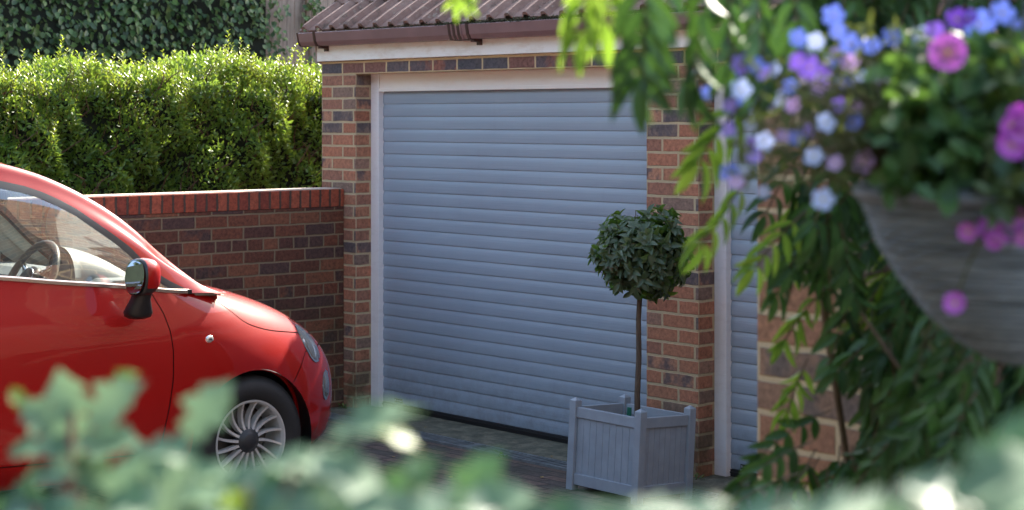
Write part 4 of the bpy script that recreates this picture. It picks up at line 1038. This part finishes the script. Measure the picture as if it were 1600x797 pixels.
def flowers():
    R_ = lambda a, b: rng.uniform(a, b)
    # airy blue trailing plant on the left of the basket
    def regA():
        px = 1150 + 200 * (rng.random() ** .7) + rng.normal(0, 12); py = 150 + rng.normal(0, 60); return at(px, py + .1 * (px - 1150), R_(2.0, 2.3))
    def regA2():
        if rng.random() < .45: px = R_(1300, 1420); py = R_(40, 290)
        else: px = R_(1150, 1330); py = R_(90, 285)
        return at(px, py, R_(2.02, 2.35))
    mA = leafmat('trailing_leaf', (.04, .06, .02), (.07, .10, .03), (.11, .14, .045), .6, .3)
    baseA = at(1420, 290, 2.12)
    A = plant('trailing_lobelia', 'airy trailing plant with many small blue and lilac flowers on the left of the basket', 'flowers', baseA, mA, LEAF6, 750, regA2, .020, .006)
    lst = [(1146, 112, 'violet', 17), (1160, 100, 'violet', 15), (1183, 105, 'blue', 16), (1150, 135, 'blue', 18), (1165, 150, 'blue', 18), (1140, 165, 'violet', 11), (1107, 145, 'blue', 11), (1195, 115, 'violet', 12),
           (1206, 108, 'pale', 12), (1138, 203, 'violet', 11), (1158, 140, 'pale', 15), (1180, 225, 'violet', 13), (1195, 221, 'pale', 13), (1178, 245, 'violet', 11), (1140, 270, 'blue', 15), (1150, 285, 'lilac', 12), (1193, 300, 'pale', 10),
           (1247, 60, 'blue', 14), (1275, 65, 'pale', 13), (1302, 24, 'blue', 16), (1308, 47, 'blue', 13), (1250, 95, 'violet', 16), (1265, 105, 'violet', 17), (1282, 115, 'violet', 15), (1280, 132, 'lilac', 16), (1262, 120, 'lilac', 13),
           (1220, 155, 'pale', 15), (1210, 165, 'violet', 11), (1240, 165, 'lilac', 13), (1228, 212, 'lilac', 15), (1245, 215, 'blue', 12), (1290, 192, 'pale', 14), (1272, 245, 'pale', 14), (1286, 312, 'pale', 16), (1262, 205, 'violet', 10),
           (1328, 68, 'blue', 15), (1362, 72, 'blue', 14), (1394, 58, 'blue', 16), (1328, 95, 'lilac', 14), (1346, 120, 'pale', 13), (1318, 130, 'blue', 14), (1335, 192, 'blue', 13), (1310, 165, 'violet', 11), (1350, 252, 'lilac', 18), (1305, 255, 'lilac', 12),
           (1386, 118, 'lilac', 17), (1372, 180, 'lilac', 12), (1440, 55, 'pale', 14), (1338, 165, 'lilac', 9), (1310, 85, 'violet', 12), (1235, 135, 'blue', 11), (1298, 95, 'blue', 11)]
    for (px, py, c, r) in lst: flower(A, at(px, py, R_(2.0, 2.2)), r * 2.1 / FPX * 1.12, fm[c])
    # bushy plant in the middle
    def regB():
        while True:
            a = rng.normal(0, 1, 2) * np.array([75, 75]); px, py = 1475 + a[0], 195 + a[1]
            if 1380 < px < 1680 and 60 < py < 312: return at(px, py, R_(1.98, 2.3))
    mB = leafmat('bushy_leaf', (.022, .065, .022), (.045, .12, .035), (.10, .20, .05), .5, .25)
    B = plant('bushy_bedding_plant', 'bushy green bedding plant with a round pink daisy, at the middle of the basket', 'flowers', at(1500, 300, 2.15), mB, LEAF6, 900, regB, .034, .024)
    flower(B, at(1481, 82, 1.90), 29 * 1.9 / FPX * 1.05, fm['pink'], 16, .22, .10, jit=.1)
    for (px, py, c, r) in [(1530, 38, 'blue', 22), (1566, 20, 'blue', 19), (1495, 30, 'deep', 17), (1512, 28, 'deep', 15), (1460, 45, 'violet', 14), (1590, 38, 'blue', 8)]: flower(B, at(px, py, 2.05), r * 2.05 / FPX * 1.1, fm[c])
    # petunia at the right edge, with a strand hanging over the wicker
    def regC():
        if rng.random() < .10: return at(R_(1540, 1640), R_(290, 320), R_(1.92, 1.98))
        return at(R_(1540, 1760), R_(60, 310), R_(1.95, 2.3))
    C_ = plant('trailing_petunia', 'magenta flowered trailing petunia spilling over the right of the wicker basket', 'flowers', at(1620, 298, 2.12), leafmat('petunia_leaf', (.03, .06, .02), (.05, .09, .03), (.09, .13, .04), .55, .25), LEAF6, 620, regC, .030, .018)
    for (px, py, r) in [(1580, 195, 20), (1582, 225, 22), (1596, 208, 18), (1592, 180, 16), (1512, 362, 14), (1548, 355, 18), (1552, 372, 16), (1583, 352, 15), (1598, 340, 14), (1565, 375, 12), (1492, 474, 16), (1598, 372, 12)]:
        flower(C_, at(px, py, 1.955 if py > 300 else 1.9), r * 1.95 / FPX * 1.12, fm['magenta'], 5, .6, .3)
    S = MB(); bC = np.array(C_.location)
    S.tube([q - bC for q in (at(1600, 300, 1.96), at(1560, 330, 1.945), at(1540, 360, 1.95), at(1510, 420, 2.0), at(1492, 474, 2.03))], .0014, 5); S.build('strand', plain('strand', (.07, .09, .03), .7), C_)
flowers()

# ------------------------------------------------------------------ lobed-leaf shrub right in front of the lens
def shrub():
    lm = leafmat('glaucous_leaf', (.10, .18, .10), (.15, .24, .15), (.20, .28, .19), .6, .24, (.26, .42, .20), spec=.15); lm2 = leafmat('yellow_green_leaf', (.08, .16, .02), (.12, .22, .03), (.24, .26, .03), .45, .4, (.28, .38, .03))
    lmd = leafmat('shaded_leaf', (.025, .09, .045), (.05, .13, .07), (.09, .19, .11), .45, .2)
    ms = plain('red_stem', (.26, .09, .08), .5)
    U = np.array([0, 0, 1.])
    def make(label, bpx, bz, rows, fillr):
        g = at(bpx, 400, bz); base = np.array([g[0], g[1], drive_z(g[1])]); t = thing('lobed_leaf_shrub', label, 'shrub', base, None)
        A, B, D = Leaves(LOBED), Leaves(LOBED), Leaves(LOBED); S = MB()
        for (px, py, z, ln, ang, tilt, kind) in rows:
            a = math.radians(ang); d = RT * math.cos(a) + U * math.sin(a) + FW * rng.normal(0, .25); p = at(px, py, z); ln *= .98
            tilt += 22; L = ln * z / FPX; start = p - d * L * .5; nrm = -FW * math.cos(math.radians(tilt)) + U * math.sin(math.radians(tilt)) + rng.normal(0, .12, 3)
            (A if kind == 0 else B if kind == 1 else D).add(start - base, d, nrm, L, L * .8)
            if rng.random() < .5: S.tube([start - base, start - base - d * .01 - U * .03, (start - base) * .8 + np.array([0, 0, -.10])], .0014, 5, False)
        for (x0, x1, y0, y1, z0, z1, n, lmin, lmax) in fillr:
            for k in range(n):
                px, py, z = rng.uniform(x0, x1), rng.uniform(y0, y1), rng.uniform(z0, z1); L = rng.uniform(lmin, lmax) * z / FPX
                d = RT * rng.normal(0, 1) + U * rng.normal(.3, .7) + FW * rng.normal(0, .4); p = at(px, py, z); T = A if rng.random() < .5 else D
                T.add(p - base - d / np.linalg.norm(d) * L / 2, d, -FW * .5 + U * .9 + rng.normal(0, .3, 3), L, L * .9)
        for k in range(7):
            p = at(bpx + rng.normal(0, 60), rng.uniform(780, 860), bz + rng.normal(0, .08)) - base
            S.tube([(rng.normal(0, .03), rng.normal(0, .03), 0), p * np.array([.4, .4, .55]), p], [.006, .004, .002], 6, False)
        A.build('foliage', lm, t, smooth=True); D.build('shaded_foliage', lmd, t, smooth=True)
        if B.P: B.build('young_foliage', lm2, t, smooth=True)
        S.build('stems', ms, t); return t, base
    rows = [(105, 632, 1.25, 120, 95, 35, 0), (70, 655, 1.27, 110, 140, 25, 0), (175, 628, 1.24, 120, 40, 30, 0), (60, 700, 1.24, 110, 175, 40, 0), (165, 690, 1.26, 130, 10, 30, 0), (65, 745, 1.22, 120, 190, 40, 0), (150, 745, 1.25, 110, -25, 40, 0),
            (28, 622, 1.3, 45, 120, 20, 1), (195, 590, 1.3, 55, 30, 20, 1), (110, 700, 1.28, 100, 90, 40, 0), (20, 790, 1.2, 120, 200, 30, 2)]
    t, base = make('pale green lobed-leaf shrub close to the lens at the lower left, red stem', 115, 1.25, rows, [(0, 230, 790, 900, 1.15, 1.35, 16, 80, 110), (-60, 260, 850, 1100, 1.1, 1.4, 30, 90, 130)])
    S = MB(); S.tube([q - base for q in (at(112, 900, 1.24), at(108, 760, 1.245), at(110, 690, 1.25), at(116, 610, 1.26))], [.004, .0035, .003, .002], 6); S.build('upright_stem', ms, t)
    rows = [(325, 640, 1.15, 125, 60, 30, 0), (245, 705, 1.12, 120, 185, 35, 0), (215, 768, 1.10, 150, 200, 35, 0), (300, 730, 1.14, 90, -20, 50, 2), (330, 775, 1.05, 140, 170, 45, 0), (400, 790, 1.06, 80, 60, 20, 0), (360, 800, 1.0, 80, 240, 30, 1),
            (405, 742, 1.05, 100, 35, 50, 0), (352, 748, 1.08, 110, 150, 40, 0), (455, 728, 1.02, 110, 60, 50, 0), (425, 775, 1.0, 110, 100, 40, 2), (485, 735, 1.0, 150, 150, 60, 0), (460, 775, .98, 170, 200, 40, 2), (580, 658, 1.0, 170, 28, 62, 0), (625, 685, 1.03, 80, -15, 55, 1), (545, 745, .98, 170, -15, 40, 0), (455, 800, .95, 150, 190, 30, 0), (600, 785, 1.0, 150, 20, 50, 2), (520, 712, 1.0, 120, 35, 60, 0)]
    make('pale green lobed-leaf shrub close to the lens below the car wheel', 420, 1.08, rows, [(190, 560, 755, 850, 1.0, 1.15, 30, 90, 125), (190, 650, 820, 900, .95, 1.2, 24, 100, 140), (150, 700, 880, 1150, .95, 1.25, 40, 110, 160)])
    rows = [(640, 765, .98, 150, 60, 35, 2), (648, 735, .98, 50, 90, 20, 0), (700, 790, .95, 160, 170, 40, 2), (745, 755, 1.0, 130, 55, 30, 2), (775, 785, .98, 140, 20, 40, 0), (610, 800, .95, 150, 160, 40, 0), (700, 815, .95, 120, 80, 40, 0), (830, 812, 1.0, 110, 20, 40, 2), (890, 806, 1.0, 120, 30, 40, 2)]
    make('mid green lobed-leaf shrub close to the lens below the middle of the garage door', 720, 1.0, rows, [(600, 860, 835, 930, .95, 1.15, 20, 110, 150), (600, 900, 920, 1150, .95, 1.2, 26, 110, 150)])
    rows = [(960, 812, .95, 120, 30, 50, 0), (1030, 798, .9, 130, 170, 50, 2), (1100, 796, .9, 120, 20, 50, 2), (1180, 808, .92, 120, 200, 50, 2), (1210, 800, 1.0, 110, 40, 40, 2), (1270, 815, .85, 170, 10, 60, 0), (1350, 800, .85, 190, 165, 55, 0), (1430, 800, .85, 190, 10, 55, 2), (1500, 775, .85, 210, 150, 50, 2), (1570, 740, .85, 220, 30, 50, 0), (1600, 790, .8, 200, 180, 50, 0), (1540, 790, .85, 180, 60, 50, 2), (1590, 700, .9, 150, 70, 50, 2)]
    make('blurred green lobed-leaf shrub close to the lens at the lower right corner', 1300, .95, rows, [(920, 1250, 850, 930, .85, 1.05, 22, 100, 130), (1250, 1680, 830, 950, .8, 1.0, 34, 110, 160), (950, 1680, 930, 1200, .8, 1.1, 46, 120, 180)])
shrub()


# ------------------------------------------------------------------ unseen hedge-shaped blocker, added behind the camera to darken the lower facade
def back_blocker():
    t = thing('sky_blocker', 'added dark hedge-shaped sky blocker, unseen behind the camera opposite the garage', 'hedge', (5, -10, drive_z(-10)))
    b = MB(); b.box((-8, -1.6, 0), (9, -.5, 5.0)); b.build('inner_growth', plain('blocker_core', (.012, .02, .01), .95, var=.4), t)
    L = Leaves(LEAF4); n = 16000; x = rng.uniform(-8.3, 9.3, n); z = rng.uniform(.0, 5.5, n) ; y = -.35 + .18 * np.sin(x * 2.3 + z) + .12 * np.sin(x * 5 - z * 3) - np.abs(rng.normal(0, .15, n))
    D = rdir(n); D[:, 2] += .8; L.addmany(np.c_[x, y, z], D, rdir(n) + np.array([0, .8, .4]), rng.uniform(.10, .2, n), rng.uniform(.06, .1, n))
    L.build('foliage', leafmat('blocker_leaf', (.014, .035, .012), (.03, .06, .02), (.05, .09, .03), .5, .15), t)
back_blocker()

# fallen leaves on the paving
lf_mat = plain('fallen_leaf', (.32, .20, .07), .7, var=.3, nscale=40)
for k, (x, y) in enumerate([(1.35, -.42), (2.1, -.48), (2.35, -.18), (.75, -.30), (1.9, -.9), (2.75, -.62), (.5, -.15), (3.3, -1.25), (1.2, -.12), (2.55, -1.05), (3.9, -.35), (.95, -.7)]):
    T, Fc = LEAF6; L = rng.uniform(.018, .034); a = rng.uniform(0, 6.28); c, sn = math.cos(a), math.sin(a)
    V = [((p[0] - .5) * L * c - p[1] * L * .9 * sn, (p[0] - .5) * L * sn + p[1] * L * .9 * c, abs(p[2]) * L * 1.5 + .002 + .3 * L * (p[0] - .5) ** 2 * 4 * .5) for p in T]
    zz = -.0355 if y > -.20 else drive_z(y) + .002
    tag(mesh_obj('fallen_leaf', V, Fc, lf_mat, None, (x, y, zz)), 'small dry brown leaf lying on the ground before the garage', 'leaf', 'fallen leaves on the drive')

# little weeds in the joints
wm = leafmat('weed_leaf', (.05, .11, .02), (.08, .16, .03), (.14, .22, .05), .5, .3)
for (x, y, n, lab) in [(.30, -.05, 26, 'small green weed growing at the foot of the left brick pier'), (2.15, -.36, 12, 'tiny green weed in the paving joint beside the drain'), (3.27, -.03, 16, 'small green weed at the foot of the brick pier behind the planter')]:
    W = Leaves(LEAF6); z = drive_z(y)
    for k in range(n):
        a = rng.uniform(0, 6.28); W.add((x + rng.normal(0, .018), y + rng.normal(0, .010), z + rng.uniform(0, .03)), (math.cos(a), math.sin(a), rng.uniform(.3, 1.3)), (0, 0, 1), rng.uniform(.018, .035), rng.uniform(.007, .013))
    tag(W.build('weed', wm), lab, 'weed')
